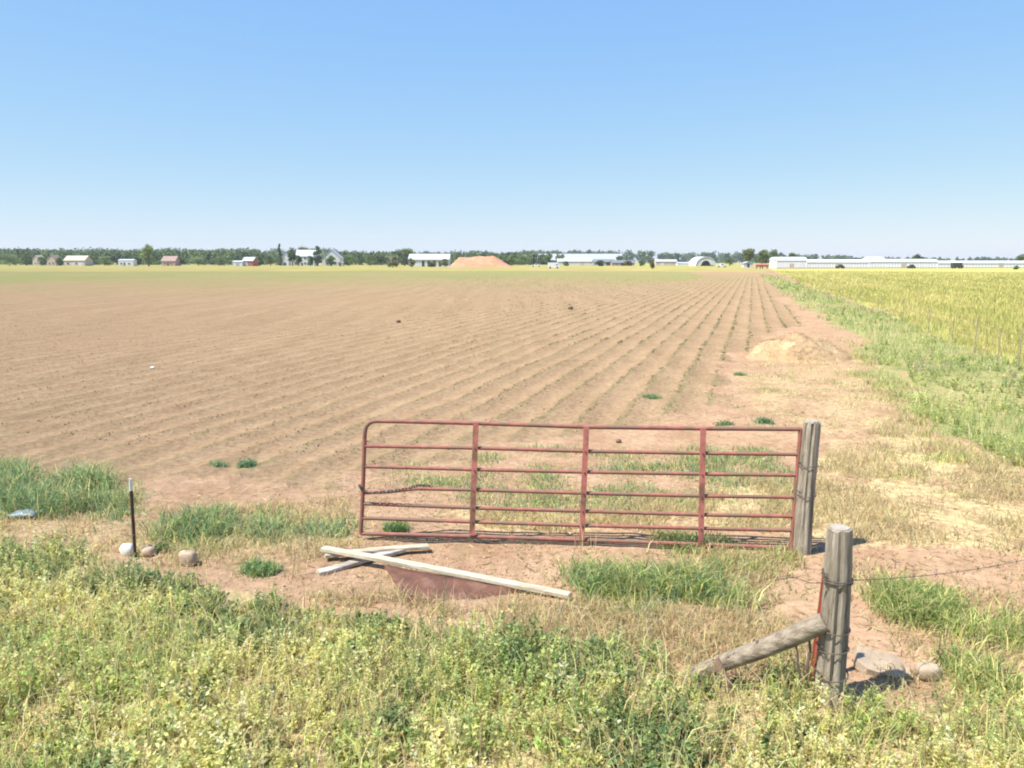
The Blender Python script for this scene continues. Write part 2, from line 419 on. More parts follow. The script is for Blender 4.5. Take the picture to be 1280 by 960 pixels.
def build_ground():
    ph = np.concatenate([np.arange(-46, 46, .15), np.arange(46, 314, 4.0)]) * math.pi / 180
    nr = 720; rr = 1.0 * (3000.0) ** (np.arange(nr) / (nr - 1))
    A, Rr = np.meshgrid(ph, rr)
    x = (np.sin(A) * Rr).ravel(); y = (np.cos(A) * Rr).ravel()
    na = len(ph)
    z = gz(x, y)
    V = np.stack([x, y, z], 1)
    i = np.arange(nr - 1)[:, None] * na; j = np.arange(na)[None, :]; j2 = (j + 1) % na
    Q = np.stack([i + j, i + j2, i + na + j2, i + na + j], -1).reshape(-1, 4)
    # the disc under the camera
    V = np.vstack([V, [[0, 0, 0]]]); c0 = len(V) - 1
    jj = np.arange(0, na - 1, 2)
    Q = np.vstack([Q, np.stack([np.full(len(jj), c0), (jj + 2) % na, jj + 1, jj], 1)])
    Q = Q[:, ::-1]
    x, y = V[:, 0], V[:, 1]; r = np.hypot(x, y)
    jx = x + (fbm(x, y, 1.2, 41) - .5) * np.clip(r * .12, .2, 2.2); jy = y + (fbm(x, y, 1.2, 43) - .5) * np.clip(r * .12, .2, 2.2)
    def msk(z): return inside(z, jx, jy).astype(float)
    n1 = fbm(x, y, .9, 51); n2 = fbm(x, y, 8, 53)
    fld = msk(Z_FIELD); hay = msk(Z_HAY); gf = msk(Z_GREENFAR); yf = msk(Z_YELFAR) * (.6 + .4 * sstep(.3, .65, fbm(x, y * .25, 22, 57)))
    fore = msk(Z_FORE); ditch = msk(Z_DITCH)
    dry = np.clip(msk(Z_DRYR) * .9 + msk(Z_DRYGATE) * .9 + fore * .85 + msk(Z_STRIPL) * .45 + ditch * .35 + msk(Z_HEADL) * .35, 0, 1) * (1 - hay)
    n3 = fbm(x, y * .45, 30, 58)
    gr = np.clip(gf * sstep(75, 190, r + (n3 - .5) * 70) * (.55 + .6 * sstep(.35, .65, n2)) + ditch * 1.0 + fore * .15 + fld * .16 * sstep(60, 140, r), 0, 1)
    # beyond the farms the land is meadow
    far = sstep(330, 420, r) * (1 - hay)
    rows = fld * (1 - .7 * gf * sstep(90, 190, r))
    wl = np.clip((x + 6 + y * .1) / 14, 0, 1)             # seedlings show better towards the middle and right
    rows = rows * (.62 + .38 * wl)
    pinkm = (1 - fld) * (1 - hay) * (r < 70)
    ZA = np.stack([dry, gr, hay, np.ones_like(x)], 1); ZB = np.stack([rows, np.clip(np.maximum(yf, far), 0, 1) * (1 - hay), pinkm, np.ones_like(x)], 1)
    o = quadmesh('ground', V, Q, None, ground_material())
    for nm, Z in (('ZoneA', ZA), ('ZoneB', ZB)):
        at = o.data.attributes.new(nm, 'FLOAT_COLOR', 'POINT'); at.data.foreach_set('color', Z.astype(np.float32).ravel())
    o.data.polygons.foreach_set('use_smooth', [True] * len(o.data.polygons))
    tag(o, kind='structure')
build_ground()

# ------------------------------------------------------------------ VEGETATION (stuff)
YG = [(.72, .69, .27), (.62, .64, .22), (.78, .73, .36), (.50, .56, .19), (.40, .48, .18)]
DG = [(.21, .29, .12), (.27, .35, .13), (.17, .25, .11), (.36, .40, .15)]
STRAW = [(.58, .47, .25), (.66, .56, .33), (.48, .37, .19), (.52, .45, .22)]
TEAL = [(.20, .33, .17), (.27, .40, .21), (.34, .43, .22), (.16, .27, .13)]
GRN = [(.27, .37, .11), (.36, .43, .14), (.20, .30, .10), (.46, .47, .18)]

def plants(LV, x, y, hmin, hmax, nst, nlf, lsize, palA, palB, darkmask, spread=.55):
    """leafy stems: each plant has nst stems with nlf leaves"""
    n = len(x)
    if n == 0: return
    B = pts3(x, y)
    hp = rng.uniform(hmin, hmax, n)
    k = n * nst
    base = np.repeat(B, nst, 0) + np.concatenate([rng.normal(0, .03, (k, 2)), np.zeros((k, 1))], 1)
    a = rng.uniform(0, 2 * np.pi, k); tl = np.abs(rng.normal(0, spread, k))
    H = np.repeat(hp, nst) * rng.uniform(.6, 1.1, k)
    D = np.stack([np.cos(a) * np.sin(tl), np.sin(a) * np.sin(tl), np.cos(tl)], 1)
    # stems
    dm = np.repeat(darkmask, nst)
    cA = mixc(palA, k); cB = mixc(palB, k)
    Cs = np.where(dm[:, None], cB, cA)
    tip = base + D * H[:, None]
    S = np.cross(D, rng.normal(size=(k, 3))); S /= np.linalg.norm(S, axis=1, keepdims=True) + 1e-9
    V = np.stack([base - S * .003, base + S * .003, tip + S * .0012, tip - S * .0012], 1).reshape(-1, 3)
    LV._push(V, np.arange(4 * k).reshape(k, 4), np.repeat(Cs * .9, 4, 0))
    m = k * nlf
    t = np.clip(rng.beta(1.6, 1.0, m), .1, 1)
    P = np.repeat(base, nlf, 0) + np.repeat(D * H[:, None], nlf, 0) * t[:, None]
    a2 = rng.uniform(0, 2 * np.pi, m)
    Dl = np.stack([np.cos(a2), np.sin(a2), rng.uniform(-.2, .6, m)], 1) + np.repeat(D, nlf, 0) * .35
    cl = np.repeat(Cs, nlf, 0) * (1 + rng.normal(0, .16, (m, 1)))
    cl = np.clip(cl, .01, .8)
    sz = lsize * rng.uniform(.6, 1.25, m) * (1.15 - .45 * t)
    LV.leaves(P, Dl, sz, cl, .6, 2.2)

# --- weeds along the road verge
LV = Leaves()
x, y = scatter(Z_FORE, 5800)
k = (y < 9.5) & (np.abs(x) < 8)
x, y = x[k], y[k]
cl = fbm(x, y, .8, 61); k = cl > .30 + rng.uniform(-.08, .08, len(x)); x, y = x[k], y[k]
dk = fbm(x, y, .75, 67) + rng.normal(0, .05, len(x)) > .66
Z_DK = [gpoly(p) for p in ([(600, 792), (760, 790), (880, 850), (850, 880), (700, 870), (600, 830)], [(-60, 668), (90, 672), (120, 712), (60, 740), (-60, 735)],
                           [(400, 770), (470, 785), (470, 810), (380, 800)])]
for z in Z_DK: dk |= inside(z, x, y) & (rng.random(len(x)) < .6)
kx = ~inside(gpoly([(868, 826), (935, 826), (960, 940), (885, 940)]), x, y); x, y, dk = x[kx], y[kx], dk[kx]
YELW = [(.82, .74, .32), (.74, .68, .28), (.66, .63, .23), (.80, .70, .38)]; YGRN = [(.54, .60, .20), (.42, .50, .18), (.64, .65, .24), (.34, .43, .16)]
yw = fbm(x, y, .9, 175, 4) + rng.normal(0, .06, len(x)) > .47
sp_ = fbm(x, y, .6, 171, 4) + rng.normal(0, .05, len(x)); hs = fbm(x, y, 1.0, 173)
for lo, hi, lf, nl_, hh, st, sprd in ((-1, .44, .024, 22, .21, 6, .75), (.44, .57, .034, 15, .27, 5, .55), (.57, 2, .048, 9, .24, 5, .65)):
    for h0, h1, hk in ((-1, .48, .75), (.48, .60, 1.05), (.60, 2, 1.4)):
        k = (sp_ >= lo) & (sp_ < hi) & (hs >= h0) & (hs < h1)
        for yel in (0, 1):
            ky = k & (yw if yel else ~yw)
            plants(LV, x[ky], y[ky], hh * .45 * hk, hh * 1.1 * hk, st, nl_, lf, YELW if yel else YGRN, DG, dk[ky], sprd)
x, y = scatter(Z_FORE, 520); k = (y < 9.5) & (np.abs(x) < 8) & (fbm(x, y, 1.3, 181) > .5); x, y = x[k], y[k]
plants(LV, x, y, .30, .46, 2, 26, .016, [(.62, .50, .25), (.55, .42, .20), (.68, .62, .30)], STRAW, x > 1e9, .22)
x, y = scatter(Z_FORE, 420); k = (y < 9.5) & (np.abs(x) < 8) & (fbm(x, y, .9, 183) > .54); x, y = x[k], y[k]
plants(LV, x, y, .05, .13, 7, 9, .050, DG, DG, x > 1e9, 1.1)
LV.build('verge_weeds', M['leaf']); tag(bpy.data.objects['verge_weeds'], 'dense yellow green leafy weeds covering the roadside verge in front', 'weeds', kind='stuff')

# --- grass blades between the weeds, dry and green
LV = Leaves()
x, y = scatter(Z_FORE, 33000)
k = (y < 9.5) & (np.abs(x) < 8); x, y = x[k], y[k]
n = len(x); c = mixc(STRAW + YG[:3], n, [1.6, 1.6, .7, 1, 1.5, 1.1, 1.3])
LV.blades(pts3(x, y, -.01), rng.uniform(.06, .34, n), rng.uniform(.1, .9, n), rng.uniform(.005, .010, n), c)
# trampled dead stalks in the bare lane, by the gate and on the right
for z, nn, hm in ((gpoly([(330, 745), (520, 750), (720, 750), (900, 770), (1020, 800), (1020, 870), (860, 846), (640, 792), (430, 765)]), 5000, .22),
                  (Z_DRYGATE, 9000, .20), (Z_DRYR, 16000, .24), (Z_STRIPL, 6500, .16),
                  (gpoly([(860, 690), (1030, 690), (1030, 760), (900, 760)]), 2600, .2),
                  (gpoly([(1060, 690), (1400, 690), (1500, 900), (1080, 880)]), 7500, .16),
                  (gpoly([(380, 670), (720, 680), (730, 750), (400, 750)]), 1500, .07)):
    x, y = scatter(z, nn); q = fbm(x, y, .7, 71); k = q > .42 + rng.uniform(-.1, .1, len(x)); x, y = x[k], y[k]; n = len(x)
    LV.blades(pts3(x, y, -.01), rng.uniform(.25, 1, n) * hm, rng.uniform(.2, 1.3, n), rng.uniform(.005, .010, n), mixc(STRAW, n))
for px, py, nn in ((652, 800, 26), (640, 792, 16), (800, 775, 22), (815, 800, 26), (560, 765, 14), (380, 700, 16), (372, 720, 14), (690, 790, 16), (940, 800, 14), (735, 690, 10)):
    g0 = G(px, py); x = g0.x + rng.normal(0, .09, nn); y = g0.y + rng.normal(0, .06, nn)
    LV.blades(pts3(x, y, -.01), rng.uniform(.2, .48, nn), rng.uniform(.05, .5, nn), rng.uniform(.005, .010, nn), mixc(STRAW[:2], nn))
for z, nn in ((gpoly([(-100, 640), (460, 600), (1000, 600), (1400, 600), (1500, 880), (1000, 880), (600, 800), (300, 740), (-100, 680)]), 5500),
              (gpoly([(960, 440), (1110, 430), (1250, 600), (1010, 600)]), 3000)):
    x, y = scatter(z, nn); n = len(x); a = rng.uniform(0, 2 * np.pi, n)
    LV.leaves(pts3(x, y, .012), np.stack([np.cos(a), np.sin(a), rng.uniform(-.05, .25, n)], 1), rng.uniform(.04, .16, n), mixc(STRAW + [(.34, .24, .14)], n), .10, 2)
LV.build('dry_grass', M['leaf']); tag(bpy.data.objects['dry_grass'], 'straw coloured dry grass on the verge and around the gate', 'grass', kind='stuff')

# --- patches of green grass
LV = Leaves()
def grass_patch(z, nn, h, pal, thr=.40, w=(.006, .013), sc2=.42, lean=(.2, 1.1)):
    x, y = scatter(z, nn, .4); q = fbm(x, y, sc2, 83, 4); k = q > thr + rng.uniform(-.06, .06, len(x)); x, y = x[k], y[k]; n = len(x)
    q = np.clip((q[k] - thr) / .2, .25, 1.1); x = x + rng.normal(0, .10, n); y = y + rng.normal(0, .10, n)
    LV.blades(pts3(x, y, -.01), rng.uniform(.35, 1.1, n) * h * q, rng.uniform(*lean, n), rng.uniform(*w, n), mixc(pal + STRAW[:1] + YG[:1], n, [1] * len(pal) + [len(pal) * .16, len(pal) * .22], .24))
grass_patch(gpoly([(-300, 600), (-40, 592), (60, 600), (110, 615), (142, 645), (138, 656), (60, 650), (-40, 642), (-300, 640)]), 15000, .36, TEAL + DG[:2], .33)
grass_patch(gpoly([(185, 646), (250, 640), (300, 655), (300, 674), (215, 674), (190, 667)]), 3000, .30, TEAL + DG[:2], .42)
grass_patch(gpoly([(308, 665), (370, 660), (376, 682), (318, 688)]), 1300, .22, TEAL, .42)
grass_patch(gpoly([(130, 618), (200, 630), (300, 640), (380, 650), (445, 665), (440, 690), (330, 700), (240, 690), (170, 672), (120, 655)]), 8000, .18, TEAL + GRN[:2] + STRAW[:2], .47)
grass_patch(gpoly([(-300, 585), (-40, 578), (70, 588), (150, 618), (180, 655), (130, 672), (40, 662), (-300, 655)]), 8000, .22, TEAL + GRN[:2] + STRAW[:1], .44)
grass_patch(gpoly([(420, 665), (400, 690), (380, 680), (390, 665)]), 350, .16, TEAL, .36)
grass_patch(gpoly([(722, 722), (770, 712), (860, 728), (930, 752), (935, 772), (870, 770), (780, 764), (725, 748)]), 6200, .30, GRN + TEAL[:2], .44)
grass_patch(gpoly([(880, 690), (1010, 690), (1015, 745), (940, 750), (860, 735)]), 3600, .22, GRN, .48)
grass_patch(gpoly([(800, 668), (990, 672), (990, 690), (830, 690)]), 2600, .15, GRN + TEAL[:1], .42)
grass_patch(gpoly([(480, 575), (700, 560), (980, 560), (985, 640), (760, 640), (640, 630), (490, 615)]), 26000, .13, TEAL + GRN[:2], .43, (.006, .012))
grass_patch(gpoly([(1108, 745), (1210, 745), (1220, 770), (1190, 800), (1125, 782)]), 4500, .22, GRN, .36)
grass_patch(gpoly([(1190, 780), (1330, 790), (1400, 900), (1180, 880)]), 6500, .22, GRN + YG[:2], .40)
grass_patch(gpoly([(1090, 540), (1180, 560), (1300, 600), (1400, 660), (1280, 650), (1100, 600)]), 5000, .16, GRN + YG[:2], .50)
grass_patch(gpoly([(800, 470), (1010, 470), (1010, 540), (800, 540)]), 6500, .10, TEAL + GRN[:2], .54)
grass_patch(gpoly([(930, 460), (1060, 440), (1110, 480), (1150, 560), (1040, 575), (960, 520)]), 9000, .14, GRN[1:] + YG + STRAW[:2], .50)
grass_patch(gpoly([(1050, 420), (1090, 450), (1150, 500), (1200, 545), (1290, 595), (1150, 575), (1090, 500)]), 9000, .20, YG + GRN[1:] + STRAW[:2], .44)
grass_patch(gpoly([(860, 480), (940, 430), (1010, 410), (1050, 420), (1000, 470), (930, 520)]), 2500, .10, GRN + YG[:2], .54)
LV.build('green_grass', M['leaf']); tag(bpy.data.objects['green_grass'], 'patches of fresh green grass along the field edge and by the gate', 'grass', kind='stuff')

# --- crop seedlings in rows
LV = Leaves()
P = []
vmin, vmax = -150, 40
for kx in range(int(vmin / ROW), int(vmax / ROW)):
    v0 = kx * ROW
    u = np.arange(8, 150, .13) + rng.uniform(0, .1)
    u = u + rng.uniform(-.05, .05, len(u))
    k = rng.random(len(u)) < np.clip(14 / u, .10, 1.0)
    u = u[k]
    x = u * U[0] + v0 * NV[0]; y = u * U[1] + v0 * NV[1]
    vv = v0 - (vnoise(rowu(x, y), rowv(x, y) * .1, 3, 12) - .5) * .12 + rng.normal(0, .025, len(u))
    x = u * U[0] + vv * NV[0]; y = u * U[1] + vv * NV[1]
    k = (np.abs(x) < y * .8 + 1) & inside(Z_FIELD, x, y)
    wl = np.clip((x + 6 + y * .1) / 14, 0, 1)
    k &= rng.random(len(x)) < (.34 * np.clip(24 / y, 0, 1) ** 2 + .62 * wl) * sstep(.33, .6, fbm(x, y, 1.6, 91))
    if k.any(): P.append(np.stack([x[k], y[k]], 1))
P = np.concatenate(P)
nL = 5
x = np.repeat(P[:, 0], nL); y = np.repeat(P[:, 1], nL); n = len(x)
x = x + rng.normal(0, .02, n); y = y + rng.normal(0, .02, n)
a = rng.uniform(0, 2 * np.pi, n)
gsc = np.clip(np.hypot(x, y) / 18, .8, 1.7) * (.45 + .55 * np.clip((x + 6 + y * .1) / 14, 0, 1))
cc = mixc([(.24, .27, .11), (.28, .25, .13), (.19, .25, .10), (.32, .25, .15)], n)
LV.leaves(pts3(x, y, .003), np.stack([np.cos(a), np.sin(a), rng.uniform(.2, 1.4, n)], 1), rng.uniform(.03, .06, n) * gsc, cc, .4)
LV.build('crop_seedlings', M['leaf']); tag(bpy.data.objects['crop_seedlings'], 'thin rows of small green seedlings across the ploughed field', 'crop', kind='stuff')

# --- crumbs of dry soil along the rows
LV = Leaves()
n = 30000; kk = rng.integers(-70, 2, n); u = 10 * (60 / 10) ** rng.random(n)
v = kk * ROW + rng.normal(.05, .10, n); x = u * U[0] + v * NV[0]; y = u * U[1] + v * NV[1]
k = inside(Z_FIELD, x, y) & (fbm(x, y, 2.2, 141) > .45) & (np.abs(x) < y * .85) & (y < 55)
x, y = x[k], y[k]; n = len(x); a = rng.uniform(0, 2 * np.pi, n)
LV.leaves(pts3(x, y, 0), np.stack([np.cos(a), np.sin(a), rng.uniform(.1, .8, n)], 1), rng.uniform(.02, .05, n), mixc([(.32, .22, .135), (.38, .265, .165), (.34, .235, .145), (.44, .315, .20)], n), .9)
for z, nn in ((gpoly([(340, 600), (1000, 580), (1300, 600), (1300, 870), (1040, 880), (720, 800), (330, 750)]), 9000), (gpoly([(920, 400), (1060, 420), (1150, 560), (1010, 600), (800, 540)]), 5000)):
    x, y = scatter(z, nn); k = fbm(x, y, .8, 143) > .42; x, y = x[k], y[k]; n = len(x); a = rng.uniform(0, 2 * np.pi, n)
    LV.leaves(pts3(x, y, .003), np.stack([np.cos(a), np.sin(a), rng.uniform(0, .35, n)], 1), rng.uniform(.010, .034, n), mixc([(.40, .28, .18), (.48, .35, .23), (.36, .25, .155), (.54, .42, .30)], n), .8, 1.5)
LV.build('soil_crumbs', M['leaf']); tag(bpy.data.objects['soil_crumbs'], 'small brown crumbs of dry soil strewn along the field rows', 'soil crumbs', kind='stuff')

# --- hay field and ditch weeds on the right
LV = Leaves()
def logscatter(z, n, r0, r1, a0, a1):
    r = r0 * (r1 / r0) ** rng.random(n); a = rng.uniform(a0, a1, n)
    x = np.sin(a) * r; y = np.cos(a) * r
    j = np.clip(r * .03, .1, 1)
    k = inside(z, x + (vnoise(x, y, 1.2, 3) - .5) * 2 * j, y + (vnoise(x, y, 1.2, 4) - .5) * 2 * j)
    return x[k], y[k]
x, y = logscatter(Z_HAY, 120000, 14, 260, R(16), R(46))
n = len(x); r = np.hypot(x, y); g = np.clip(r / 22, 1, 7)
q = fbm(rowv(x, y), rowu(x, y) * .18, 3.0, 97)[:, None]
ca = mixc([(.62, .52, .21), (.68, .57, .26), (.54, .47, .18)], n); cb = mixc([(.40, .40, .13), (.50, .46, .17)], n)
LV.blades(pts3(x, y, -.01), rng.uniform(.12, .30, n) * np.clip(g, 1, 1.5), rng.uniform(.1, .7, n), .010 * g, np.where(q > .5 + rng.normal(0, .08, (n, 1)), ca, cb))
LV.build('hay_crop', M['leaf']); tag(bpy.data.objects['hay_crop'], 'yellow green standing grass crop of the field right of the ditch', 'crop', kind='stuff')

LV = Leaves()
x, y = logscatter(Z_DITCH, 8000, 11, 170, R(10), R(46))
q = fbm(x, y, 1.6, 101); k = q > .44 + rng.uniform(-.08, .08, len(x)); x, y, q = x[k], y[k], q[k]
r = np.hypot(x, y); g = np.clip(r / 20, 1, 4.5)
pale = fbm(x, y, 3.5, 103) > .60
for lo, hi in ((0, 22), (22, 40), (40, 80), (80, 200)):
    k = (r >= lo) & (r < hi); gg = {0: 1.0, 22: 1.15, 40: 1.5, 80: 2.4}[lo]
    kk = k & ~pale
    plants(LV, x[kk], y[kk], .12, .40, 4, 9, .05 * gg, YG[:4] + GRN[1:], GRN + DG[1:], fbm(x[kk], y[kk], 2.5, 107) > .54, .5)
    kk = k & pale
    plants(LV, x[kk], y[kk], .14, .34, 4, 7, .05 * gg, [(.55, .50, .36), (.48, .46, .28), (.40, .40, .20)], STRAW, fbm(x[kk], y[kk], 1.5, 109) > .6, .6)
x, y = logscatter(Z_DITCH, 60000, 11, 190, R(10), R(46))
q = fbm(x, y, 2.4, 161); k = q > .30 + rng.uniform(-.06, .06, len(x)); x, y, q = x[k], y[k], q[k]
n = len(x); r = np.hypot(x, y); g = np.clip(r / 22, .9, 6)
pl = (fbm(x, y, 3.5, 103) > .63 + rng.normal(0, .04, n))[:, None]
c = np.where(pl, mixc(STRAW + YG[:1], n), np.where((q > .50 + rng.normal(0, .06, n))[:, None], mixc(GRN + [(.36, .50, .15), (.44, .54, .18)], n), mixc(YG[1:5] + [(.42, .53, .17)], n)))
LV.blades(pts3(x, y, -.01), rng.uniform(.10, .34, n) * np.clip(g, 1, 1.4) * np.clip(q * 2, .6, 1.3), rng.uniform(.1, 1.1, n), .010 * g, c)
LV.build('ditch_weeds', M['leaf']); tag(bpy.data.objects['ditch_weeds'], 'band of green and bleached weeds along the ditch between both fields', 'weeds', kind='stuff')

# ------------------------------------------------------------------ separate green tufts in the bare soil
def tuft(px, py, w, h, n, pal, label):
    g0 = G(px, py); z = float(gz(np.array([g0.x]), np.array([g0.y]))[0])
    L_ = Leaves()
    x = g0.x + np.clip(rng.normal(0, .42, n), -.8, .8) * w * .62; y = g0.y + np.clip(rng.normal(0, .42, n), -.8, .8) * w * .5
    L_.blades(pts3(x, y, -.01), rng.uniform(.4, 1, n) * h, rng.uniform(.2, 1.0, n), rng.uniform(.006, .014, n), mixc(pal, n))
    m = n // 2
    a = rng.uniform(0, 2 * np.pi, m)
    x = g0.x + np.clip(rng.normal(0, .42, m), -.8, .8) * w * .58; y = g0.y + np.clip(rng.normal(0, .42, m), -.8, .8) * w * .48
    L_.leaves(pts3(x, y, 0) + np.stack([np.zeros(m), np.zeros(m), rng.uniform(0, h * .7, m)], 1), np.stack([np.cos(a), np.sin(a), rng.uniform(0, 1, m)], 1), rng.uniform(.02, .045, m), mixc(pal, m))
    o = L_.build('weed_tuft', M['leaf'], origin=(g0.x, g0.y, z)); o.location = (g0.x, g0.y, z)
    tag(o, label, 'weed tuft', 'green weed tufts growing alone in the bare soil')
tuft(274, 582, .26, .10, 160, TEAL, 'flat green tuft in bare soil left of the gate, left one of two')
tuft(308, 584, .26, .17, 220, TEAL, 'upright green tuft in bare soil left of the gate, right one of two')
tuft(955, 530, .34, .16, 260, TEAL, 'blue green tuft in the soil just left of the gate post top')
tuft(905, 531, .34, .13, 200, TEAL + GRN[:1], 'low green tuft in the soil above the gate rail, left of the bluer tuft')
tuft(325, 715, .36, .15, 420, GRN[:2] + TEAL[:2], 'round bright green tuft between the boards and the pale rocks')
tuft(495, 664, .26, .17, 330, GRN[:3] + TEAL[:2], 'green grass tuft behind the bottom bars at the free end of the gate')
tuft(205, 690, .16, .13, 130, GRN[:3], 'small dark green tuft right beside the metal stake and tan rock')
tuft(815, 497, .40, .11, 300, TEAL + GRN[:1], 'sprawling green tuft in the crop rows above the middle of the gate')
tuft(925, 470, .34, .10, 260, TEAL + GRN[:1], 'green tuft in the soil below the straw heap')

# ------------------------------------------------------------------ THE RED GATE
GL = G(450, 675); GR_ = G(992, 689)
gx = (GR_ - GL); gx.z = 0; gx.normalize(); gn = Vector((-gx.y, gx.x, 0))
def GP(px, py, off=0.0):
    x, y, w = ray(px, py); d = Vector((float(x), float(y), float(w))); o = Vector((0, 0, CAMZ))
    p0 = GL + gn * off
    t = (p0 - o).dot(gn) / d.dot(gn)
    return o + d * t
gate = empty('farm_gate', (GL + GR_) / 2, 'rusty red tubular steel farm gate hung on the shorter grey post', 'gate')
RT = .0215
def rail_pts(pts, n=6):
    out = []
    for i in range(len(pts) - 1):
        for j in range(n):
            t = j / n
            out.append(GP(pts[i][0] * (1 - t) + pts[i + 1][0] * t, pts[i][1] * (1 - t) + pts[i + 1][1] * t))
    out.append(GP(*pts[-1]))
    return out
corner = [(451, 667), (452.5, 640), (454, 600), (455.3, 560), (456, 541), (457.5, 534), (461, 529), (466, 526.7), (473, 526.2)]
MB().tube(rail_pts(corner + [(535, 527.5), (595, 529), (733, 533.6), (879, 535.5), (1002, 536.5)], 2), RT * 1.05, 10).build('frame', M['gate_red'], gate, True)
MB().tube(rail_pts([(451, 667), (520, 668.5), (592, 670.5), (728, 675), (876, 680.5), (989, 685)], 2), RT, 10).build('bottom_rail', M['gate_red'], gate, True)
rails = [[(457, 557.5), (595, 560), (732, 564), (878, 566.5), (1000, 568)],
         [(456, 583), (595, 587), (732, 590), (878, 592.5), (998, 594)],
         [(455, 616), (485, 614.5), (521, 610.8), (595, 612.3), (732, 616.5), (878, 620), (996, 621.5)],
         [(454, 629.5), (595, 635), (732, 639), (878, 643.5), (994, 645.5)],
         [(453, 647.5), (595, 652.5), (732, 657), (878, 660.5), (992, 663)]]
for rl in rails:
    MB().tube(rail_pts(rl, 3), RT * .92, 10).build('rail', M['gate_red'], gate, True)
for (a, b) in (((595, 529), (590, 668)), ((733, 534), (727.3, 674)), ((879, 536), (876, 681))):
    A, B = GP(*a, -.028), GP(*b, -.028)
    m = MB(); ax = (A - B).normalized()
    rot = Matrix((gx, gn, ax)).transposed()
    rot = Matrix((gx, gn, ax)).transposed().to_3x3()
    m.box((A + B) / 2, (.058, .012, (A - B).length + .02), rot)
    up = m.build('upright', M['gate_red2'], gate)
    for rl in rails:
        mb = MB()
        yy = np.interp(a[0], [p[0] for p in rl], [p[1] for p in rl]); t = (yy - a[1]) / (b[1] - a[1])
        c = A.lerp(B, t) - gn * .008
        mb.tube([c + gn * .004, c - gn * .006], .009, 8)
        mb.build('rivet', M['wire'], up)
MB().tube(rail_pts([(1001, 536.5), (989, 685)], 4), RT * 1.1, 10).build('hinge_upright', M['gate_red'], gate, True)
for (a, b) in (((999, 562), (1012, 559)), ((990, 660), (1003, 656))):
    A, B = GP(*a), GP(*b) - gn * .05
    MB().tube([A, A.lerp(B, .5) + Vector((0, 0, .012)), B], .012, 8).build('hinge', M['wire'], gate, True)
# slack chain along the fourth bar
cpnts = [(449, 606, -.03), (452, 612, -.05), (460, 616.5, -.05), (476, 615.5, -.05), (495, 613, -.05), (512, 610, -.05), (524, 606.8, -.05), (533, 607, -.05), (542, 608.5, -.05)]
ch = empty('chain', GP(449, 606), 'black chain lying slack along the fourth bar at the free end of gate', 'chain')
mb = MB(); pp = [GP(a, b, o) for a, b, o in cpnts]
dense = []
for i in range(len(pp) - 1):
    for t in np.linspace(0, 1, 5)[:-1]: dense.append(pp[i].lerp(pp[i + 1], t))
for i in range(0, len(dense) - 1):
    a, b = dense[i], dense[i + 1]; d = (b - a); s = d.cross(Vector((0, 0, 1)) if i % 2 else gn).normalized() * .011
    loop = [a - d * .2, a + s, b + s, b + d * .2, b - s, a - s, a - d * .2]
    mb.tube(loop, .0045, 6)
mb.build('link', M['chain'], ch, True)

# ------------------------------------------------------------------ WOODEN POSTS
def round_post(name, top_px, base_px, r_top, r_base, label, seed, sink=.25):
    random.seed(seed)
    B = G(*base_px); T = PY(top_px[0], top_px[1], B.y)
    e = empty(name, B, label, 'post')
    ax = T - B; n = 26; seg = 18
    m = MB(); pts = []; rad = []
    for i in range(seg + 1):
        t = -sink / ax.length + (1 + sink / ax.length) * i / seg
        w = Vector((math.sin(t * 5 + seed) * .006, math.cos(t * 4 + seed) * .006, 0))
        pts.append(B + ax * t + w); rad.append(r_base + (r_top - r_base) * max(0, t) + random.uniform(-.002, .002))
    m.tube(pts, rad, n, True, .035)
    # drying cracks: squeeze a few vertex columns inward
    for kcol, i0, i1 in ((1, 2, 9), (3, 4, seg + 1), (8, 2, seg + 1), (10, 6, 12), (12, 5, seg + 1), (15, 2, 10)):
        for i in range(i0, min(i1, seg + 1)):
            idx = i * n + kcol
            c = pts[i]; v = Vector(m.v[idx]); m.v[idx] = tuple(c + (v - c) * random.uniform(.68, .86))
    for kcol in range(n):                                   # worn, uneven top rim
        idx = seg * n + kcol; v = Vector(m.v[idx]); m.v[idx] = tuple(v - ax.normalized() * random.choice((0, .004, .012, .03, .008)) + (T - v) * .06)
    sh = m.build('shaft', M['wood'], e, True)
    mt = MB().tube([T - ax.normalized() * .02, T + ax.normalized() * .003], [r_top * .80, r_top * .72], 16, True, .15)
    mt.build('sawn_top', M['wood_end'], e)
    return e, B, T
gp, gB, gT = round_post('gate_post', (1015, 526), (1002, 692), .084, .090, 'leaning grey wooden post carrying the hinges of the red gate', 3)
fp, fB, fT = round_post('fence_post', (1050, 659), (1037, 878), .084, .098, 'thick weathered wooden fence post wrapped with wire, nearest to the road', 5)
# wire wraps on posts
def wraps(e, B, T, ts, r0, r1, mat, rr=.0045):
    ax = (T - B); a = ax.cross(Vector((0, 1, 0))).normalized(); b = ax.normalized().cross(a)
    for t in ts:
        pts = []
        for k in range(27):
            th = 2 * math.pi * k / 24
            r = r0 + (r1 - r0) * t + rr + .004 + .002 * math.sin(th * 3 + t * 9)
            pts.append(B + ax * (t + .010 * math.sin(th + t * 20) + .0012 * k) + (a * math.cos(th) + b * math.sin(th)) * r)
        MB().tube(pts, rr, 6).build('wire_wrap', mat, e, True)
wraps(fp, fB, fT, (.70, .715, .43, .31, .17), .099, .085, M['wire'])
wraps(gp, gB, gT, (.66, .45), .091, .085, M['wire'], .004)

